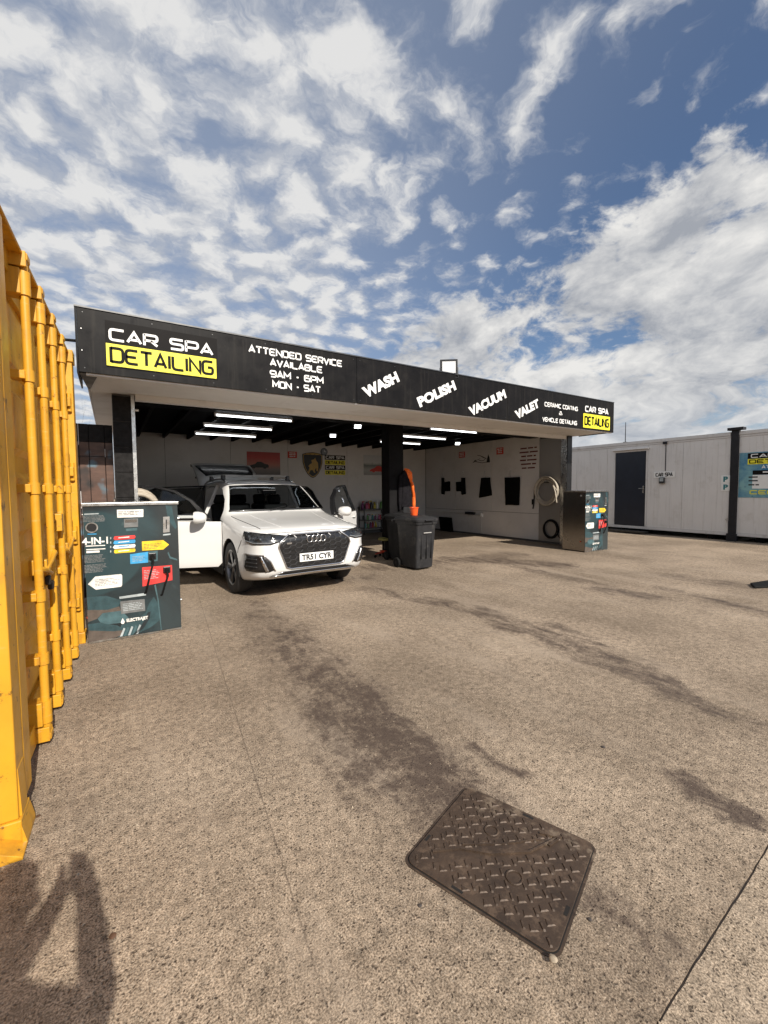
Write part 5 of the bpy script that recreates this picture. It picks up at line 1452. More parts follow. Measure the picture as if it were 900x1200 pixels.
# loose grit lying over the near yard: nobody could count it, so one object
rr = random.Random(77); mb = MB()
for i in range(1500):
    dd = 0.9 + 5.0 * rr.random() ** 1.6; aa = R(rr.uniform(-12, 78)); x = dd * math.sin(aa); y = dd * math.cos(aa)
    if x < -.28 or (abs(x - mc.x) < .42 and abs(y - mc.y) < .42) or (y > 5.2 and x < 3.7): continue
    r_ = rr.uniform(.0015, .0042) * (1 if rr.random() > .05 else 1.7); b0 = rr.uniform(0, 6.28)
    base = [(x + r_ * rr.uniform(.7, 1.2) * math.cos(b0 + k * 1.257), y + r_ * rr.uniform(.7, 1.2) * math.sin(b0 + k * 1.257), .0002) for k in range(5)]
    top = [(x + (p[0] - x) * .55, y + (p[1] - y) * .55, r_ * rr.uniform(.7, 1.1)) for p in base]
    mb.add(base + top, [(5, 6, 7, 8, 9)] + [(k, (k + 1) % 5, 5 + (k + 1) % 5, 5 + k) for k in range(5)])
o = mb.build('loose_grit', 'grit'); tag(o, 'loose pale grit scattered over the concrete yard', 'grit', kind='stuff')
# ------------------------------------------------------------------ white estate-style car with its doors and tailgate open
mat('car_white', (0.73, 0.725, 0.71), 0.32, var=0.02, vscale=2, coat=1.0)
mat('car_trim_black', (0.010, 0.010, 0.011), 0.30, var=0.1, coat=0.3)
mat('car_lower_black', (0.016, 0.016, 0.016), 0.6, var=0.15)
mat('car_lamp', (0.018, 0.020, 0.022), 0.10, var=0.5, vscale=16, coat=1.0)
mat('car_lamp_light', (0.16, 0.17, 0.18), 0.12, var=0.2, vscale=30, coat=1.0)
mat('car_silver', (0.62, 0.62, 0.62), 0.22, metal=1.0, var=0.05)
mat('car_rim', (0.20, 0.20, 0.205), 0.30, metal=0.9, var=0.1)
mat('tyre', (0.017, 0.016, 0.016), 0.75, var=0.25, vscale=14, bump=0.15, bscale=90)
mat('car_seat', (0.018, 0.018, 0.019), 0.6, var=0.2)
mat('car_door_card', (0.03, 0.03, 0.032), 0.6, var=0.2)
mat('plate_white', (0.82, 0.82, 0.80), 0.35, var=0.02)
mat('rear_lamp', (0.30, 0.01, 0.01), 0.15, var=0.2, coat=1.0)
glass('car_glass', (0.30, 0.32, 0.33)); glass('car_glass_dark', (0.10, 0.11, 0.11)); glass('car_glass_clear', (0.80, 0.83, 0.83))
ST = [  # y, bottom, half width, its height, shoulder w, z, greenhouse w, z, roof edge w, z, top z
 (0.00, .405, .640, .56, .620, .72, .52, .785, .30, .812, .820), (0.05, .335, .770, .53, .745, .775, .63, .855, .36, .885, .893), (0.13, .295, .845, .53, .822, .825, .69, .908, .40, .935, .943),
 (0.30, .255, .905, .55, .885, .87, .74, .947, .45, .972, .980), (0.55, .22, .937, .58, .915, .91, .78, .977, .48, 1.002, 1.012), (0.89, .20, .950, .60, .93, .95, .80, 1.017, .50, 1.043, 1.052),
 (1.20, .20, .945, .60, .93, .985, .82, 1.057, .55, 1.087, 1.100), (1.32, .20, .940, .60, .93, .995, .84, 1.072, .60, 1.110, 1.125), (1.50, .20, .938, .60, .925, 1.005, .845, 1.12, .70, 1.215, 1.255),
 (1.75, .20, .937, .60, .92, 1.015, .825, 1.22, .69, 1.400, 1.452), (2.00, .20, .937, .60, .92, 1.02, .80, 1.28, .67, 1.540, 1.595), (2.25, .20, .937, .60, .92, 1.025, .795, 1.31, .655, 1.590, 1.642),
 (2.80, .20, .938, .60, .92, 1.035, .79, 1.32, .645, 1.605, 1.658), (3.40, .20, .942, .62, .92, 1.05, .78, 1.315, .63, 1.590, 1.645), (3.85, .22, .945, .63, .915, 1.06, .765, 1.30, .61, 1.545, 1.605),
 (4.15, .25, .935, .65, .89, 1.06, .74, 1.27, .59, 1.485, 1.553), (4.35, .28, .90, .65, .85, 1.04, .71, 1.18, .56, 1.32, 1.370), (4.50, .30, .86, .65, .80, 1.00, .67, 1.06, .53, 1.12, 1.150),
 (4.60, .34, .80, .65, .74, .92, .60, .95, .48, .97, .980), (4.68, .42, .66, .62, .60, .80, .50, .83, .40, .84, .850)]
def half(s):
    y, zb, hw, zs, sw, sz, gw, gz, rw, rz, tz = s
    return [(0, zb), (.80 * hw, zb), (hw - .02, zb + .10), (hw, zs), ((hw + sw) / 2 + .004, (zs + sz) / 2), (sw, sz), (gw, gz), (rw, rz), (rw * .5, rz + (tz - rz) * .78), (0, tz)]
def cr(p0, p1, p2, p3, t):
    return .5 * (2 * p1 + (p2 - p0) * t + (2 * p0 - 5 * p1 + 4 * p2 - p3) * t * t + (3 * p1 - p0 - 3 * p2 + p3) * t ** 3)
def stat(y):
    """station at any y, smoothly interpolated"""
    ys = [s[0] for s in ST]
    i = max(0, min(len(ST) - 2, next((k for k in range(len(ys) - 1) if y <= ys[k + 1]), len(ys) - 2)))
    t = (y - ys[i]) / (ys[i + 1] - ys[i]); t = max(0, min(1, t))
    A = np.array(ST[i]); B = np.array(ST[i + 1]); dl = B[0] - A[0]
    def slope(k):
        if k <= 0 or k >= len(ST) - 1: 
            a, b = (0, 1) if k <= 0 else (len(ST) - 2, len(ST) - 1); return (np.array(ST[b]) - np.array(ST[a])) / (ST[b][0] - ST[a][0])
        l = (np.array(ST[k]) - np.array(ST[k - 1])) / (ys[k] - ys[k - 1]); r = (np.array(ST[k + 1]) - np.array(ST[k])) / (ys[k + 1] - ys[k])
        m_ = np.where(l * r > 0, 2 * l * r / np.where(np.abs(l + r) < 1e-9, 1, l + r), 0); return m_
    m0, m1 = slope(i), slope(i + 1)
    h = (2 * t ** 3 - 3 * t ** 2 + 1) * A + (t ** 3 - 2 * t ** 2 + t) * dl * m0 + (-2 * t ** 3 + 3 * t ** 2) * B + (t ** 3 - t ** 2) * dl * m1
    h[0] = y; return tuple(h)
def section(y, inset=0.0):
    hp = half(stat(y)); m_ = len(hp); out = []
    P_ = [np.array(p) for p in hp]
    for i in range(m_ - 1):
        p0 = P_[i - 1] if i else np.array((-P_[1][0], P_[1][1])); p3 = P_[i + 2] if i + 2 < m_ else np.array((-P_[m_ - 2][0], P_[m_ - 2][1]))
        for k in range(5): out.append(tuple(cr(p0, P_[i], P_[i + 1], p3, k / 5)))
    out.append(hp[-1])
    if inset: out = [(x * (1 - inset / .93), .82 + (z - .82) * (1 - inset / .75)) for x, z in out]
    return out
def body_solid(y0, y1, inset=0.0, step=.045):
    n = int((y1 - y0) / step); ys = [y0 + (y1 - y0) * i / n for i in range(n + 1)]
    if y0 < .01: ys = [0, .008, .02, .035] + [y for y in ys if y > .045]
    rings = []
    for y in ys:
        hs = section(y, inset); rings.append([(x, y, z) for x, z in hs] + [(-x, y, z) for x, z in reversed(hs[1:-1])])
    n = len(rings[0]); vs = [p for r_ in rings for p in r_]
    fs = [(i * n + k, i * n + (k + 1) % n, (i + 1) * n + (k + 1) % n, (i + 1) * n + k) for i in range(len(rings) - 1) for k in range(n)]
    # caps fanned to a centre point keep the ends tidy
    for ri, rev in ((0, False), (len(rings) - 1, True)):
        c_ = len(vs); rp = rings[ri]; vs.append((0, rp[0][1], sum(p[2] for p in rp) / n))
        fs += [((ri * n + (k + 1) % n, ri * n + k, c_) if not rev else (ri * n + k, ri * n + (k + 1) % n, c_)) for k in range(n)]
    me = MB().add(vs, fs).mesh('solid'); bm = bmesh.new(); bm.from_mesh(me); bmesh.ops.recalc_face_normals(bm, faces=bm.faces); bm.to_mesh(me); bm.free()
    return me
def temp(me):
    o = bpy.data.objects.new('temp', me); col.objects.link(o); return o
def cutter_yz(poly, x0, x1):   # outline in (y, z) extruded across the car
    mb = MB(); mb.prism(poly, (x0, 0, 0), VY, VZ, x1 - x0); return temp(mb.mesh('cut'))
def cutter_xz(poly, y0, y1):
    mb = MB(); mb.prism(poly, (0, y1, 0), VX, VZ, y1 - y0); return temp(mb.mesh('cut'))
def boolean(me, ops):
    o = temp(me)
    for kind, c_ in ops:
        m_ = o.modifiers.new('b', 'BOOLEAN'); m_.operation = kind; m_.solver = 'EXACT'; m_.object = c_
    dg = bpy.context.evaluated_depsgraph_get(); dg.update()
    res = bpy.data.meshes.new_from_object(o.evaluated_get(dg))
    bpy.data.objects.remove(o)
    return res
SOLID = body_solid(0, 4.68)
bmx = bmesh.new(); bmx.from_mesh(SOLID); BVH = BVHTree.FromBMesh(bmx); bmx.free()
def hit(o, d):
    r_ = BVH.ray_cast(Vector(o), Vector(d).normalized()); return r_[0], r_[1]
WB0, WB1, WZ = .89, 3.71, .370
FD_lo = [(1.29, .40), (1.36, .33), (2.50, .33), (2.53, 1.035), (1.30, 1.0)]
FD_up = [(1.44, 1.02), (2.53, 1.036), (2.52, 1.552), (2.25, 1.532), (2.00, 1.468), (1.74, 1.318)]
FD_win = [(1.56, 1.055), (2.495, 1.065), (2.487, 1.524), (2.25, 1.505), (2.015, 1.444), (1.77, 1.300)]
RD_lo = [(2.56, .33), (3.26, .33), (3.36, .55), (3.60, .80), (3.66, 1.055), (2.56, 1.036)]
RD_up = [(2.56, 1.037), (3.68, 1.056), (3.60, 1.43), (3.40, 1.530), (2.56, 1.552)]
RD_win = [(2.595, 1.068), (3.63, 1.088), (3.56, 1.412), (3.375, 1.506), (2.595, 1.524)]
QW = [(3.74, 1.11), (4.10, 1.12), (4.02, 1.28), (3.74, 1.39)]
TG = [(3.98, 1.80), (3.98, 1.42), (4.30, 1.05), (4.40, .78), (4.95, .78), (4.95, 1.80)]
WSO = [(-.775, 1.150), (.775, 1.150), (.635, 1.540), (.3, 1.556), (-.3, 1.556), (-.635, 1.540)]
FD_all = [(1.285, .40), (1.355, .325), (2.505, .325), (2.538, 1.03), (2.525, 1.559), (2.25, 1.539), (2.00, 1.475), (1.73, 1.323), (1.43, 1.018), (1.29, 1.003)]
RD_all = [(2.552, .325), (3.265, .325), (3.368, .55), (3.61, .80), (3.685, 1.055), (3.605, 1.435), (3.40, 1.537), (2.552, 1.559)]
ops = []
def wheel_cut(y, x0, x1, r): return temp(MB().cyl((x0, y, WZ + .01), (x1, y, WZ + .01), r, n=48).mesh('cut'))
cavity = temp(body_solid(1.37, 4.58, .05))
ops.append(('DIFFERENCE', cavity))
for y in (WB0, WB1):
    ops += [('DIFFERENCE', wheel_cut(y, .64, 1.2, .405)), ('DIFFERENCE', wheel_cut(y, -1.2, -.64, .405))]
ops.append(('DIFFERENCE', cutter_xz(WSO, 1.02, 2.03)))
for sgn in (-1, 1):
    x0, x1 = (.50, 1.3) if sgn > 0 else (-1.3, -.50)
    for pl__ in (FD_all, RD_all, QW): ops.append(('DIFFERENCE', cutter_yz(pl__, x0, x1)))
ops.append(('DIFFERENCE', cutter_yz(TG, -.66, .66)))
body_me = boolean(SOLID.copy(), ops)
CARX, CARY = 2.565, 5.95
car = empty('parked_car', (CARX, CARY, 0), R(2.8), 'white sport utility car with every door and the tailgate open', 'car')
car.scale = (1.065, 1.065, 1.09)
body = finish('body', body_me, 'car_white', car, world=False, smooth=32)
# door shells
shell_in = temp(body_solid(.2, 4.6, .055))
hinges = []
mirror_m = []
def patch(outline, O, e1, e2, d, off, name, material, parent, thick=.006, grid=.03, smooth=40):
    """a skin following the car body: outline on plane O/e1/e2 thrown along d on to the body"""
    O = Vector(O); e1 = Vector(e1); e2 = Vector(e2); d = Vector(d).normalized()
    pts = []
    for i in range(len(outline)):
        a = Vector(outline[i]); b = Vector(outline[(i + 1) % len(outline)]); n = max(1, int((b - a).length / grid))
        pts += [a.lerp(b, k / n) for k in range(n)]
    nb = len(pts); xs0 = [p.x for p in pts]; ys0 = [p.y for p in pts]
    inner = []
    y = min(ys0) + grid / 2
    while y < max(ys0):
        x = min(xs0) + grid / 2
        while x < max(xs0):
            ins = False
            for i in range(nb):
                a, b = pts[i], pts[(i + 1) % nb]
                if (a.y > y) != (b.y > y) and x < (b.x - a.x) * (y - a.y) / (b.y - a.y) + a.x: ins = not ins
            if ins and min((Vector((x, y)) - p).length for p in pts) > grid * .45: inner.append(Vector((x, y)))
            x += grid
        y += grid
    vs, es, fs, *_ = geometry.delaunay_2d_cdt(pts + inner, [(i, (i + 1) % nb) for i in range(nb)], [], 1, 1e-5)
    out = []; last = None
    for v in vs:
        o_ = O + e1 * v.x + e2 * v.y - d * 2.0
        h, n = hit(o_, d)
        if h is None: h = last if last is not None else o_ + d * 2; n = -d
        last = h; out.append(h + n * off)
    mb = MB().add(out, [tuple(f) for f in fs])
    o = mb.build(name, material, parent, world=False, smooth=smooth)
    if thick:
        s = o.modifiers.new('thick', 'SOLIDIFY'); s.thickness = thick; s.offset = 0
    return o
for sgn in (-1, 1):
    for which in ('front', 'rear'):
        lo, up, win = (FD_lo, FD_up, FD_win) if which == 'front' else (RD_lo, RD_up, RD_win)
        x0, x1 = (.40, 1.3) if sgn > 0 else (-1.3, -.40)
        d_me = boolean(SOLID.copy(), [('INTERSECT', cutter_yz(lo, x0, x1)), ('DIFFERENCE', shell_in)])
        door = finish('door', d_me, 'car_white', car, world=False, smooth=32)
        f_me = boolean(SOLID.copy(), [('INTERSECT', cutter_yz(up, x0, x1)), ('DIFFERENCE', shell_in), ('DIFFERENCE', cutter_yz(win, x0, x1))])
        fr = finish('window_frame', f_me, 'car_trim_black', door, world=False, smooth=32)
        patch(win, (0, 0, 0), VY, VZ, (-sgn, 0, 0), -.022, 'window_glass', 'car_glass_clear' if which == 'front' else 'car_glass_dark', door, thick=0, grid=.05)
        # bright waist strip and the dark inner card
        y0, y1 = win[0][0] - .10, win[1][0] + .04
        pts = []
        for t in np.linspace(0, 1, 9):
            y = y0 + (y1 - y0) * t; h, n = hit((sgn * 2, y, 1.045 + .012 * t), (-sgn, 0, 0)); pts.append(h + n * .004)
        MB().tube(pts, .008, 6).build('waist_strip', 'car_silver', door, world=False)
        card = [(lo[0][0] + .06, .42), (lo[1][0] + (1.0 if which == 'front' else .62), .42), ((2.46 if which == 'front' else 3.45), .98), (lo[0][0] + .06, .97)]
        MB().prism(card, (sgn * .845, 0, 0), VY, VZ, -.02 * sgn if sgn < 0 else -.02).build('door_card', 'car_door_card', door, world=False)
        hy_ = (y1 - .16); h, n = hit((sgn * 2, hy_, .93), (-sgn, 0, 0))
        MB().tube([h + Vector((0, -.09, 0)), h + n * .028 + Vector((0, -.06, 0)), h + n * .028 + Vector((0, .06, 0)), h + Vector((0, .09, 0))], .012, 8).build('handle', 'car_white', door, world=False, smooth=60)
        if which == 'front':
            M = Matrix.Translation((sgn * 1.045, 1.60, 1.085)) @ Matrix.Rotation(R(-8 * sgn), 4, 'Z')
            prof = []
            mbm = MB(); n_ = 16; rings_ = []
            for t, sx_, sz_ in ((-.115, .02, .02), (-.10, .075, .05), (-.06, .108, .075), (0, .122, .088), (.04, .122, .088), (.06, .116, .082)):
                rings_.append([M @ Vector((sx_ * math.copysign(abs(math.cos(a)) ** .7, math.cos(a)), t, sz_ * math.copysign(abs(math.sin(a)) ** .75, math.sin(a)) - .01)) for a in [2 * math.pi * k / n_ for k in range(n_)]])
            mbm.add([p for r_ in rings_ for p in r_], [(i * n_ + k, i * n_ + (k + 1) % n_, (i + 1) * n_ + (k + 1) % n_, (i + 1) * n_ + k) for i in range(5) for k in range(n_)] + [tuple(reversed(range(n_))), tuple(range(5 * n_, 6 * n_))])
            mr = mbm.build('mirror', 'car_white', door, world=False, smooth=50)
            MB().tube([(sgn * .90, 1.56, 1.035), (sgn * .97, 1.59, 1.025), (sgn * 1.02, 1.60, 1.05)], [.03, .028, .03], 10).build('mirror_arm', 'car_trim_black', door, world=False, smooth=60)
        # swing about the front edge
        ang = sgn * -R((66 if sgn < 0 else 52) if which == 'front' else (62 if sgn < 0 else 50))
        hx, hy0 = sgn * .915, lo[0][0] + .015
        Hh = Vector((hx, hy0, 0)); Rm = Matrix.Rotation(ang, 3, 'Z')
        door.rotation_euler = (0, 0, ang); door.location = Hh - Rm @ Hh + Vector((sgn * .03, -.01, 0))
# tailgate, swung up about its top edge
tg_me = boolean(SOLID.copy(), [('INTERSECT', cutter_yz([(3.99, 1.80), (3.99, 1.43), (4.31, 1.06), (4.41, .79), (4.95, .79), (4.95, 1.80)], -.65, .65)), ('DIFFERENCE', temp(body_solid(.2, 4.6, .045)))])
tg = finish('tailgate', tg_me, 'car_white', car, world=False, smooth=32)
patch([(-.60, .985), (.60, .985), (.56, 1.30), (.50, 1.47), (-.50, 1.47), (-.56, 1.30)], (0, 5.0, 0), VX, VZ, (0, -1, 0), .004, 'rear_glass', 'car_trim_black', tg, thick=.005, grid=.06)
MB().prism([(-.58, .82), (.58, .82), (.58, 1.12), (-.58, 1.12)], (0, 4.36, 0), VX, VZ, .02).build('inner_trim', 'car_door_card', tg, world=False)
for s in (-1, 1):
    patch([(s * .69, .87), (s * .80, .88), (s * .80, .98), (s * .69, .99)], (0, 5.0, 0), VX, VZ, (0, -1, 0), .006, 'rear_lamp', 'rear_lamp', car, grid=.05)
ang = R(77); hp_ = Vector((0, 4.0, 1.56)); Rm = Matrix.Rotation(ang, 3, 'X')
tg.rotation_euler = (ang, 0, 0); tg.location = hp_ - Rm @ hp_
for s in (-1, 1):
    MB().tube([(s * .60, 4.10, 1.40), (s * .62, 4.30, 1.80)], .012, 8).build('gas_strut', 'steel_dark', car, world=False)
# glazing
patch(WSO, (0, 0, 0), VX, VZ, (0, 1, 0), -.006, 'windscreen', 'car_glass', car, thick=0, grid=.06)
for s in (-1, 1): patch(QW, (0, 0, 0), VY, VZ, (-s, 0, 0), -.008, 'quarter_glass', 'car_glass_dark', car, thick=0, grid=.06)
pts = []
for t in np.linspace(-1, 1, 15):
    h, n = hit((t * .78, -1, 1.142), (0, 1, 0)); pts.append(h + n * .006)
MB().tube(pts, .018, 8).build('scuttle_trim', 'car_trim_black', car, world=False, smooth=60)
for s, L_ in ((-1, .60), (1, .48)):
    a = Vector((s * .10 - .1, 1.28, 1.145)); h, n = hit((a.x + s * .1 + L_ * .75 * (1 if s < 0 else .6), -1, 1.19), (0, 1, 0))
    if h: MB().tube([a, a.lerp(h, .5) + Vector((0, -.02, .012)), h + n * .012], .006, 6).build('wiper', 'plastic_black', car, world=False)
# bonnet shut lines
for s in (-1, 1):
    pts = []
    for t in np.linspace(0, 1, 20):
        y = .26 + 1.0 * t; h, n = hit((s * (.70 + .10 * t), y, 3), (0, 0, -1)); pts.append(h + n * .0008)
    MB().tube(pts, .0048, 5).build('bonnet_gap', 'car_lower_black', car, world=False)
    pts = []
    for t in np.linspace(0, 1, 16):
        y = .24 + 1.02 * t; h, n = hit((s * (.42 + .12 * t), y, 3), (0, 0, -1)); pts.append(h + n * -.004)
    MB().tube(pts, .010, 6).build('bonnet_crease', 'car_white', car, world=False, smooth=60)
pts = []
for t in np.linspace(-1, 1, 25):
    h, n = hit((t * .66, -1, .905 - .012 * abs(t)), (0, 1, 0)); pts.append(h + n * .0006)
MB().tube(pts, .0048, 5).build('bonnet_gap', 'car_lower_black', car, world=False)
for s in (-1, 1):
    pts = []
    for y, z in ((.40, .80), (.45, .74), (.50, .68), (.52, .62)):
        h, n = hit((s * 2, y, z), (-s, 0, 0)); pts.append(h + n * .0008)
    MB().tube(pts, .004, 5).build('bumper_gap', 'car_lower_black', car, world=False)
# grille: dark eight-sided opening, silver frame, honeycomb bars
GR = [(-.395, .868), (.395, .868), (.53, .775), (.548, .715), (.44, .440), (.37, .420), (-.37, .420), (-.44, .440), (-.548, .715), (-.53, .775)]
gr = patch(GR, (0, 0, 0), VX, VZ, (0, 1, 0), .004, 'grille', 'car_trim_black', car, thick=.008, grid=.035)
pts = []
for i in range(len(GR)):
    a = Vector(GR[i]); b = Vector(GR[(i + 1) % len(GR)]); n_ = max(2, int((b - a).length / .04))
    for k in range(n_):
        p = a.lerp(b, k / n_); h, n = hit((p.x, -1, p.y), (0, 1, 0)); pts.append(h + n * .010)
MB().tube(pts, .011, 8, closed=True).build('grille_surround', 'car_silver', gr, world=False, smooth=60)
def inside(x, y, poly):
    r_ = False
    for i in range(len(poly)):
        a, b = poly[i], poly[(i + 1) % len(poly)]
        if (a[1] > y) != (b[1] > y) and x < (b[0] - a[0]) * (y - a[1]) / (b[1] - a[1]) + a[0]: r_ = not r_
    return r_
mat('grille_bar', (0.045, 0.045, 0.047), 0.35, metal=0.3, var=0.1)
hx_, hz_ = .058, .036
mbg = MB(); seen = set()
for j in range(-2, 12):
    for i in range(-14, 15):
        cx_ = i * hx_ * 1.5; cz_ = .38 + j * hz_ * 1.75 + (hz_ * .875 if i % 2 else 0)
        vs_ = [(cx_ - hx_, cz_), (cx_ - hx_ / 2, cz_ + hz_ * .875), (cx_ + hx_ / 2, cz_ + hz_ * .875), (cx_ + hx_, cz_), (cx_ + hx_ / 2, cz_ - hz_ * .875), (cx_ - hx_ / 2, cz_ - hz_ * .875)]
        for k in range(6):
            a, b = vs_[k], vs_[(k + 1) % 6]; key = tuple(sorted(((round(a[0], 3), round(a[1], 3)), (round(b[0], 3), round(b[1], 3)))))
            if key in seen or not (inside(*a, GR) and inside(*b, GR)): continue
            seen.add(key)
            ha, na = hit((a[0], -1, a[1]), (0, 1, 0)); hb, nb_ = hit((b[0], -1, b[1]), (0, 1, 0))
            mbg.tube([ha + na * .011, hb + nb_ * .011], .0070, 4)
mbg.build('honeycomb', 'grille_bar', gr, world=False)
# four rings
for i in range(4):
    cx_ = (i - 1.5) * .068; h, n = hit((cx_, -1, .800), (0, 1, 0)); q = n.to_track_quat('Z', 'Y').to_matrix().to_4x4()
    ring = [(Matrix.Translation(h + n * .022) @ q) @ Vector((.044 * math.cos(a), .044 * math.sin(a), 0)) for a in np.linspace(0, 2 * math.pi, 24, endpoint=False)]
    MB().tube(ring, .0065, 8, closed=True).build('badge_ring', 'car_silver', gr, world=False, smooth=60)
# number plate
h, n = hit((0, -1, .555), (0, 1, 0)); py0 = h.y - .030
pt = MB().span(-.26, .26, py0, py0 + .012, .555 - .056, .555 + .056).build('number_plate', 'plate_white', car, world=False, bevel=0.003)
plain('TR51 CYR', (0, py0 - .0005, .555), VX, VZ, .46, .079, .035, .001).build('lettering', 'ink_black', pt, world=False)
# sport badge on the grille
MB().box((-.40, hit((-.40, -1, .76), (0, 1, 0))[0].y - .014, .76), (.07, .006, .022)).build('badge', 'car_silver', gr, world=False)
# head lamps
for s in (-1, 1):
    d = Vector((-s * .50, .866, 0)); e1 = Vector((-s * .866, -.50, 0))
    O = Vector((s * .735, .12, 0))
    HL = [(-.26, .915), (-.10, .905), (.12, .885), (.315, .858), (.245, .785), (.13, .752), (-.10, .757), (-.215, .79), (-.27, .865)]
    hl = patch(HL, O, e1, VZ, d, .005, 'headlamp', 'car_lamp', car, thick=.008, grid=.03)
    patch([(-.235, .80), (-.10, .773), (.12, .768), (.22, .795), (.20, .803), (.11, .782), (-.10, .787), (-.225, .815)], O, e1, VZ, d, .011, 'running_light', 'car_lamp_light', hl, thick=.004, grid=.02)
    for k, sx_ in enumerate((-.12, -.03, .06, .15)):
        patch([(sx_ - .03, .815), (sx_ + .025, .812), (sx_ + .03, .855), (sx_ - .022, .860)], O, e1, VZ, d, .011, 'lamp_cell', 'car_lamp', hl, thick=.004, grid=.02)
    # side intakes with a bright blade
    IN = [(-.235, .625), (.04, .612), (.115, .54), (.165, .425), (.10, .402), (-.215, .412), (-.245, .46)]
    it = patch(IN, O, e1, VZ, d, .005, 'side_intake', 'car_trim_black', car, thick=.006, grid=.03)
    patch([(-.02, .612), (.015, .610), (.10, .418), (.062, .412)], O, e1, VZ, d, .014, 'intake_blade', 'car_silver', it, thick=.012, grid=.02)
    for z in (.47, .52, .57):
        patch([(-.21, z), (-.05, z - .004), (-.05, z + .008), (-.21, z + .012)], O, e1, VZ, d, .012, 'intake_slat', 'grille_bar', it, thick=.008, grid=.02)
    patch([(-.25, .64), (.05, .628), (.13, .55), (.185, .415), (.165, .418), (.115, .54), (.04, .614), (-.24, .626)], O, e1, VZ, d, .008, 'intake_rim', 'car_silver', it, thick=.01, grid=.02)
li = patch([(-.62, .352), (.62, .352), (.50, .392), (-.50, .392)], (0, 0, 0), VX, VZ, (0, 1, 0), .004, 'lower_intake', 'car_trim_black', car, thick=.006, grid=.03)
patch([(-.66, .338), (.66, .338), (.60, .352), (-.60, .352)], (0, 0, 0), VX, VZ, (0, 1, 0), .012, 'front_splitter', 'car_silver', car, thick=.012, grid=.03)
for s in (-1, 1): patch([(s * .50, .392), (s * .47, .392), (s * .60, .352), (s * .64, .352)], (0, 0, 0), VX, VZ, (0, 1, 0), .010, 'intake_strake', 'car_silver', li, thick=.01, grid=.02)
# dark underside, sills, arch liners
MB().span(-.60, .60, .70, 4.4, .17, .199).build('underbody', 'car_lower_black', car, world=False)
for s in (-1, 1):
    MB().prism([(1.31, .20), (3.28, .20), (3.30, .325), (1.29, .325)], (s * .925, 0, 0), VY, VZ, .012 * s).build('sill', 'car_lower_black', car, world=False)
    for y in (WB0, WB1):
        mb = MB(); n_ = 28; vs = []
        for k in range(n_ + 1):
            a = R(-12) + R(204) * k / n_
            for x, r_ in ((s * .66, .400), (s * .935, .400)): vs.append((x, y + r_ * math.cos(a), WZ + .01 + r_ * math.sin(a)))
        mb.add(vs, [(2 * k, 2 * k + 1, 2 * k + 3, 2 * k + 2) for k in range(n_)])
        mb.build('arch_liner', 'car_lower_black', car, world=False)
# wheels
for s in (-1, 1):
    for y in (WB0, WB1):
        M = Matrix.Translation((s * .815, y, WZ)) @ Matrix.Rotation(R(90 * s), 4, 'Y')
        tyre = MB().lathe([(.235, -.105), (.30, -.118), (.345, -.110), (.362, -.09), (.369, -.05), (.370, 0), (.369, .05), (.362, .09), (.345, .110), (.30, .118), (.250, .108), (.240, .095)], 56, M).build('wheel', 'tyre', car, world=False, smooth=35)
        MB().lathe([(.241, -.10), (.243, .095), (.252, .108), (.247, .111), (.232, .100), (.222, .05), (.215, -.10)], 48, M).build('rim', 'car_rim', tyre, world=False, smooth=35)
        sp_ = MB()
        for k in range(5):
            for o_ in (-.14, .14):
                a = 2 * math.pi * k / 5 + .3; a1 = a + o_
                p0 = Vector((.05 * math.cos(a + o_ * .6), .05 * math.sin(a + o_ * .6), .085)); p1 = Vector((.235 * math.cos(a1), .235 * math.sin(a1), .097)); dr_ = (p1 - p0).normalized(); sd2 = Vector((-dr_.y, dr_.x, 0))
                vs = []
                for p, w_ in ((p0, .020), (p1, .014)):
                    for q, z in ((-1, 0), (1, 0), (1, -.035), (-1, -.035)): vs.append(M @ (p + sd2 * q * w_ + Vector((0, 0, z))))
                sp_.add(vs, [(0, 1, 5, 4), (1, 2, 6, 5), (2, 3, 7, 6), (3, 0, 4, 7), (0, 3, 2, 1), (4, 5, 6, 7)])
        sp_.build('spokes', 'car_rim', tyre, world=False, bevel=0.003)
        MB().lathe([(0, .094), (.035, .092), (.062, .080), (.064, .02)], 24, M).build('hub_cap', 'car_rim', tyre, world=False, smooth=40)
        MB().lathe([(.02, .01), (.165, .012), (.168, -.012), (.02, -.012)], 32, M).build('brake_disc', 'steel_dark', tyre, world=False)
# roof rails and cross bars
for s in (-1, 1):
    pts = []
    for t in np.linspace(0, 1, 14):
        y = 2.18 + 1.62 * t; h, n = hit((s * .615, y, 3), (0, 0, -1)); pts.append(h + Vector((0, 0, .042 * min(1, 6 * t, 6 * (1 - t)) - .002)))
    MB().tube(pts, .017, 8).build('roof_rail', 'car_silver', car, world=False, smooth=60)
for y in (2.42, 3.25):
    h, n = hit((.0, y, 3), (0, 0, -1)); z = h.z + .070
    cbx = MB().box((0, y, z), (1.24, .055, .016)).build('cross_bar', 'aluminium', car, world=False, bevel=0.008)
    for s in (-1, 1):
        h, n = hit((s * .615, y, 3), (0, 0, -1))
        MB().box((s * .60, y, (h.z + .03 + z) / 2), (.06, .08, z - h.z - .03 + .015)).build('bar_foot', 'plastic_black', cbx, world=False, bevel=0.008)
h, n = hit((0, 3.75, 3), (0, 0, -1)); MB().prism([(3.68, h.z), (3.80, h.z - .01), (3.80, h.z + .055), (3.77, h.z + .06)], (.012, 0, 0), VY, VZ, -.024).build('roof_fin', 'car_white', car, world=False)
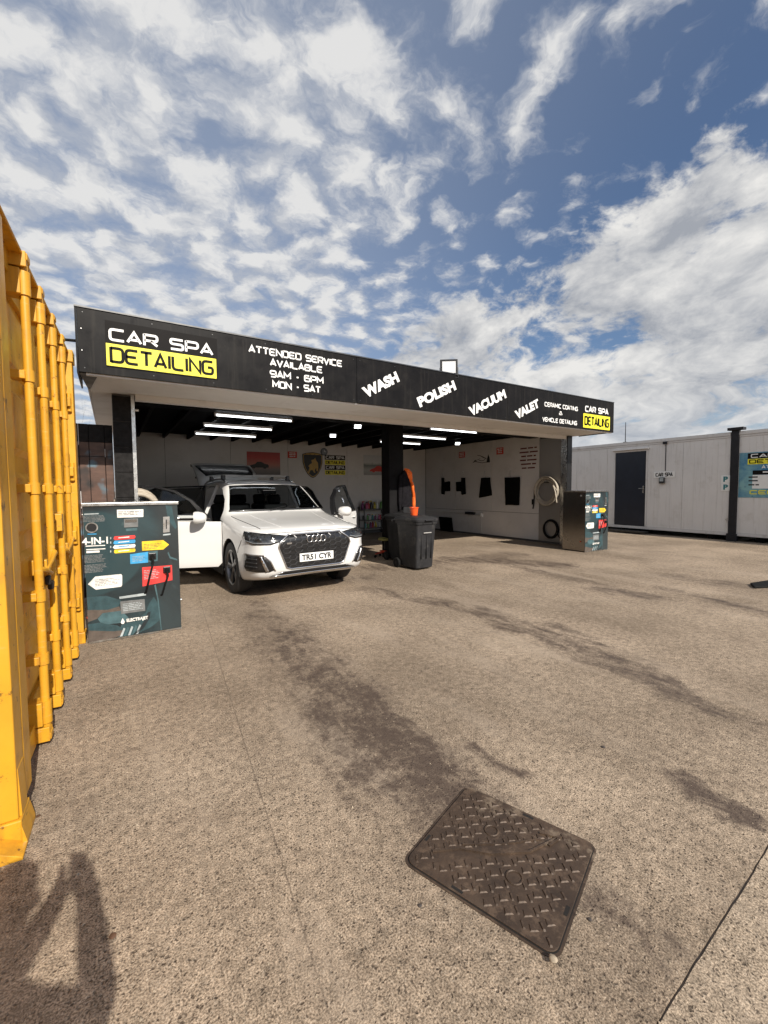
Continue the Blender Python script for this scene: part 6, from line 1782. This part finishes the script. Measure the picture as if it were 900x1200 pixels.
# cabin: seats, steering wheel, dash
for y, xs2 in ((2.12, (-.37, .37)), (3.05, (-.40, .0, .40))):
    for x in xs2:
        w_ = .25 if y < 2.5 else .19
        st_ = MB().box((x, y, .56), (w_ * 2, .52, .20)).build('seat', 'car_seat', car, world=False, bevel=0.05, segs=3)
        MB().box((x, y + .30, .90), (w_ * 1.9, .15, .62), Matrix.Rotation(R(-16), 3, 'X')).build('backrest', 'car_seat', st_, world=False, bevel=0.05, segs=3)
        MB().box((x, y + .42, 1.29), (.25, .10, .18), Matrix.Rotation(R(-10), 3, 'X')).build('headrest', 'car_seat', st_, world=False, bevel=0.04, segs=3)
MB().box((0, 1.56, .95), (1.50, .36, .22)).build('dashboard', 'car_seat', car, world=False, bevel=0.05, segs=3)
Ms = Matrix.Translation((-.37, 1.80, 1.00)) @ Matrix.Rotation(R(65), 4, 'X')
sw = MB().tube([Ms @ Vector((.18 * math.cos(a), .18 * math.sin(a), 0)) for a in np.linspace(0, 2 * math.pi, 28, endpoint=False)], .016, 8, closed=True).build('steering_wheel', 'car_seat', car, world=False, smooth=60)
MB().box(Ms @ Vector((0, 0, 0)), (.34, .05, .07), Ms.to_3x3()).build('steering_boss', 'car_seat', sw, world=False)
MB().box((0, 1.78, 1.43), (.24, .03, .07)).build('rear_view_mirror', 'plastic_black', car, world=False, bevel=0.01)
# clean away the cutting shapes
for o in [o for o in bpy.data.objects if o.name.startswith('temp')]: bpy.data.objects.remove(o)
# ------------------------------------------------------------------ the photographer, standing behind the lens: only the shadow is in view
mat('skin', (.45, .27, .19), .55, var=.08, vscale=12); mat('coat_navy', (.03, .035, .05), .85, var=.2); mat('hair_brown', (.05, .032, .02), .7, var=.3, vscale=40)
PX, PY_ = -.19, -.40
fwd = Vector((.45, .893, 0)); lft = Vector((-.893, .45, 0))
def pp(f, l, z): return Vector((PX, PY_, 0)) + fwd * f + lft * l + Vector((0, 0, z))
J = {}; edges = []; rad = {}
def joint(k, p, r, par=None):
    J[k] = Vector(p); rad[k] = r
    if par: edges.append((par, k))
hand_r = Vector((.010, -.060, 1.525)); hand_l = Vector((-.060, -.035, 1.525))
joint('pelvis', pp(-.02, 0, .96), (.155, .12))
joint('waist', pp(-.01, 0, 1.10), (.14, .105), 'pelvis'); joint('chest', pp(0, 0, 1.28), (.165, .12), 'waist'); joint('upper', pp(-.01, .03, 1.45), (.14, .10), 'chest')
joint('neck', pp(.03, .06, 1.56), (.07, .07), 'upper'); joint('jaw', pp(.09, .08, 1.65), (.075, .085), 'neck'); joint('skull', pp(.10, .08, 1.745), (.092, .108), 'jaw'); joint('crown', pp(.08, .08, 1.815), (.072, .085), 'skull')
for s, nm, hd in ((1, 'l', hand_l), (-1, 'r', hand_r)):
    joint('sh' + nm, pp(0, s * .195, 1.43), (.085, .085), 'upper')
    sh_ = J['sh' + nm]; el = (sh_ + hd) / 2 + Vector((0, 0, -.15)) + lft * s * .05
    joint('el' + nm, el, (.060, .060), 'sh' + nm); joint('wr' + nm, hd.lerp(el, .14), (.046, .042), 'el' + nm); joint('pa' + nm, hd, (.044, .034), 'wr' + nm)
    joint('hip' + nm, pp(-.02, s * .10, .90), (.10, .10), 'pelvis'); joint('kn' + nm, pp(.03, s * .13, .50), (.068, .068), 'hip' + nm); joint('an' + nm, pp(-.01, s * .14, .10), (.045, .045), 'kn' + nm)
    joint('he' + nm, pp(-.02, s * .14, .045), (.045, .04), 'an' + nm); joint('to' + nm, pp(.17, s * .165, .035), (.042, .03), 'he' + nm)
    # four fingers curled round the phone's edge and a thumb from the side of the palm
    out = Vector((-1, 0, 0)) if s > 0 else Vector((1, 0, 0))
    out = -_r if s > 0 else _r
    for f_ in range(4):
        L_ = (.036, .040, .038, .030)[f_]
        b_ = hd + Vector((0, 0, .012 + f_ * .019)) + out * .012
        p1 = b_ + out * .012 + _f * -.004 + Vector((0, 0, .006)); p2 = p1 + _f * L_ * .35 + Vector((0, 0, .004)); p3 = p2 - out * L_ * .5
        joint(f'f{nm}{f_}a', p1, (.0085, .0085), 'pa' + nm); joint(f'f{nm}{f_}b', p2, (.008, .008), f'f{nm}{f_}a'); joint(f'f{nm}{f_}c', p3, (.007, .007), f'f{nm}{f_}b')
    t1 = hd - _f * .02 - out * .02 + Vector((0, 0, .01)); t2 = t1 + Vector((0, 0, .035)) - out * .01
    joint('t' + nm + 'a', t1, (.011, .011), 'pa' + nm); joint('t' + nm + 'b', t2, (.009, .009), 't' + nm + 'a')
keys = list(J); me = bpy.data.meshes.new('person'); me.from_pydata([J[k] for k in keys], [(keys.index(a), keys.index(b)) for a, b in edges], [])
o = bpy.data.objects.new('temp', me); col.objects.link(o)
sk = o.modifiers.new('s', 'SKIN'); sk.branch_smoothing = .4; sk.use_smooth_shade = True
for i, k in enumerate(keys):
    sv = me.skin_vertices[0].data[i]; sv.radius = rad[k]; sv.use_root = (k == 'pelvis')
ss = o.modifiers.new('u', 'SUBSURF'); ss.levels = 2; ss.render_levels = 2
dg = bpy.context.evaluated_depsgraph_get(); dg.update()
bm_ = bpy.data.meshes.new_from_object(o.evaluated_get(dg)); bpy.data.objects.remove(o)
man = empty('person', (PX, PY_, 0), label='person in dark clothes taking the picture, seen only as a shadow on the ground', cat='person')
b = finish('body', bm_, 'coat_navy', man, smooth=180)
b.data.materials.append(MAT['skin'])
for p in b.data.polygons:
    c = wmat(man) @ p.center
    if c.z > 1.50: p.material_index = 1
hd = J['skull']
def blob(c, r, name, material, seg=16):
    mb = MB(); prof = [(math.sin(t) , -math.cos(t)) for t in np.linspace(0.02, math.pi - .02, 10)]
    q = Matrix.Translation(c) @ Matrix((fwd, lft, Vector((0, 0, 1)))).transposed().to_4x4() @ Matrix.Diagonal((*r, 1))
    mb.lathe(prof, seg, q); return mb.build(name, material, man, smooth=180)
blob(hd + Vector((0, 0, .045)) - fwd * .02, (.108, .090, .085), 'hair', 'hair_brown')
nose = MB().cyl(hd + fwd * .085 + Vector((0, 0, .0)), hd + fwd * .122 + Vector((0, 0, -.035)), .010, .016, n=8).build('nose', 'skin', man)
for s in (-1, 1):
    blob(hd + lft * s * .092 + Vector((0, 0, -.02)), (.022, .012, .034), 'ear', 'skin', 10)
    blob(hd + lft * s * .034 + fwd * .092 + Vector((0, 0, .008)), (.010, .013, .010), 'eye', 'sign_white', 10)
MB().box(hd + fwd * .094 + Vector((0, 0, -.075)), (.012, .05, .008), Matrix((fwd, lft, Vector((0, 0, 1)))).transposed()).build('mouth', 'ink_red', man, bevel=.003)
# the phone: its lens is the camera
ph = empty('smartphone', tuple(CAMP - _f * .012), label='dark smartphone held up in both hands by the person', cat='phone')
Mp = Matrix((_r, _f, _u)).transposed()
cpos = CAMP - _f * .014 - _u * .055 - _r * .012
MB().box(cpos, (.076, .008, .160), Mp).build('phone_body', 'plastic_black', ph, bevel=.003)
MB().box(cpos - _f * .0045, (.070, .0008, .150), Mp).build('screen', 'car_trim_black', ph)
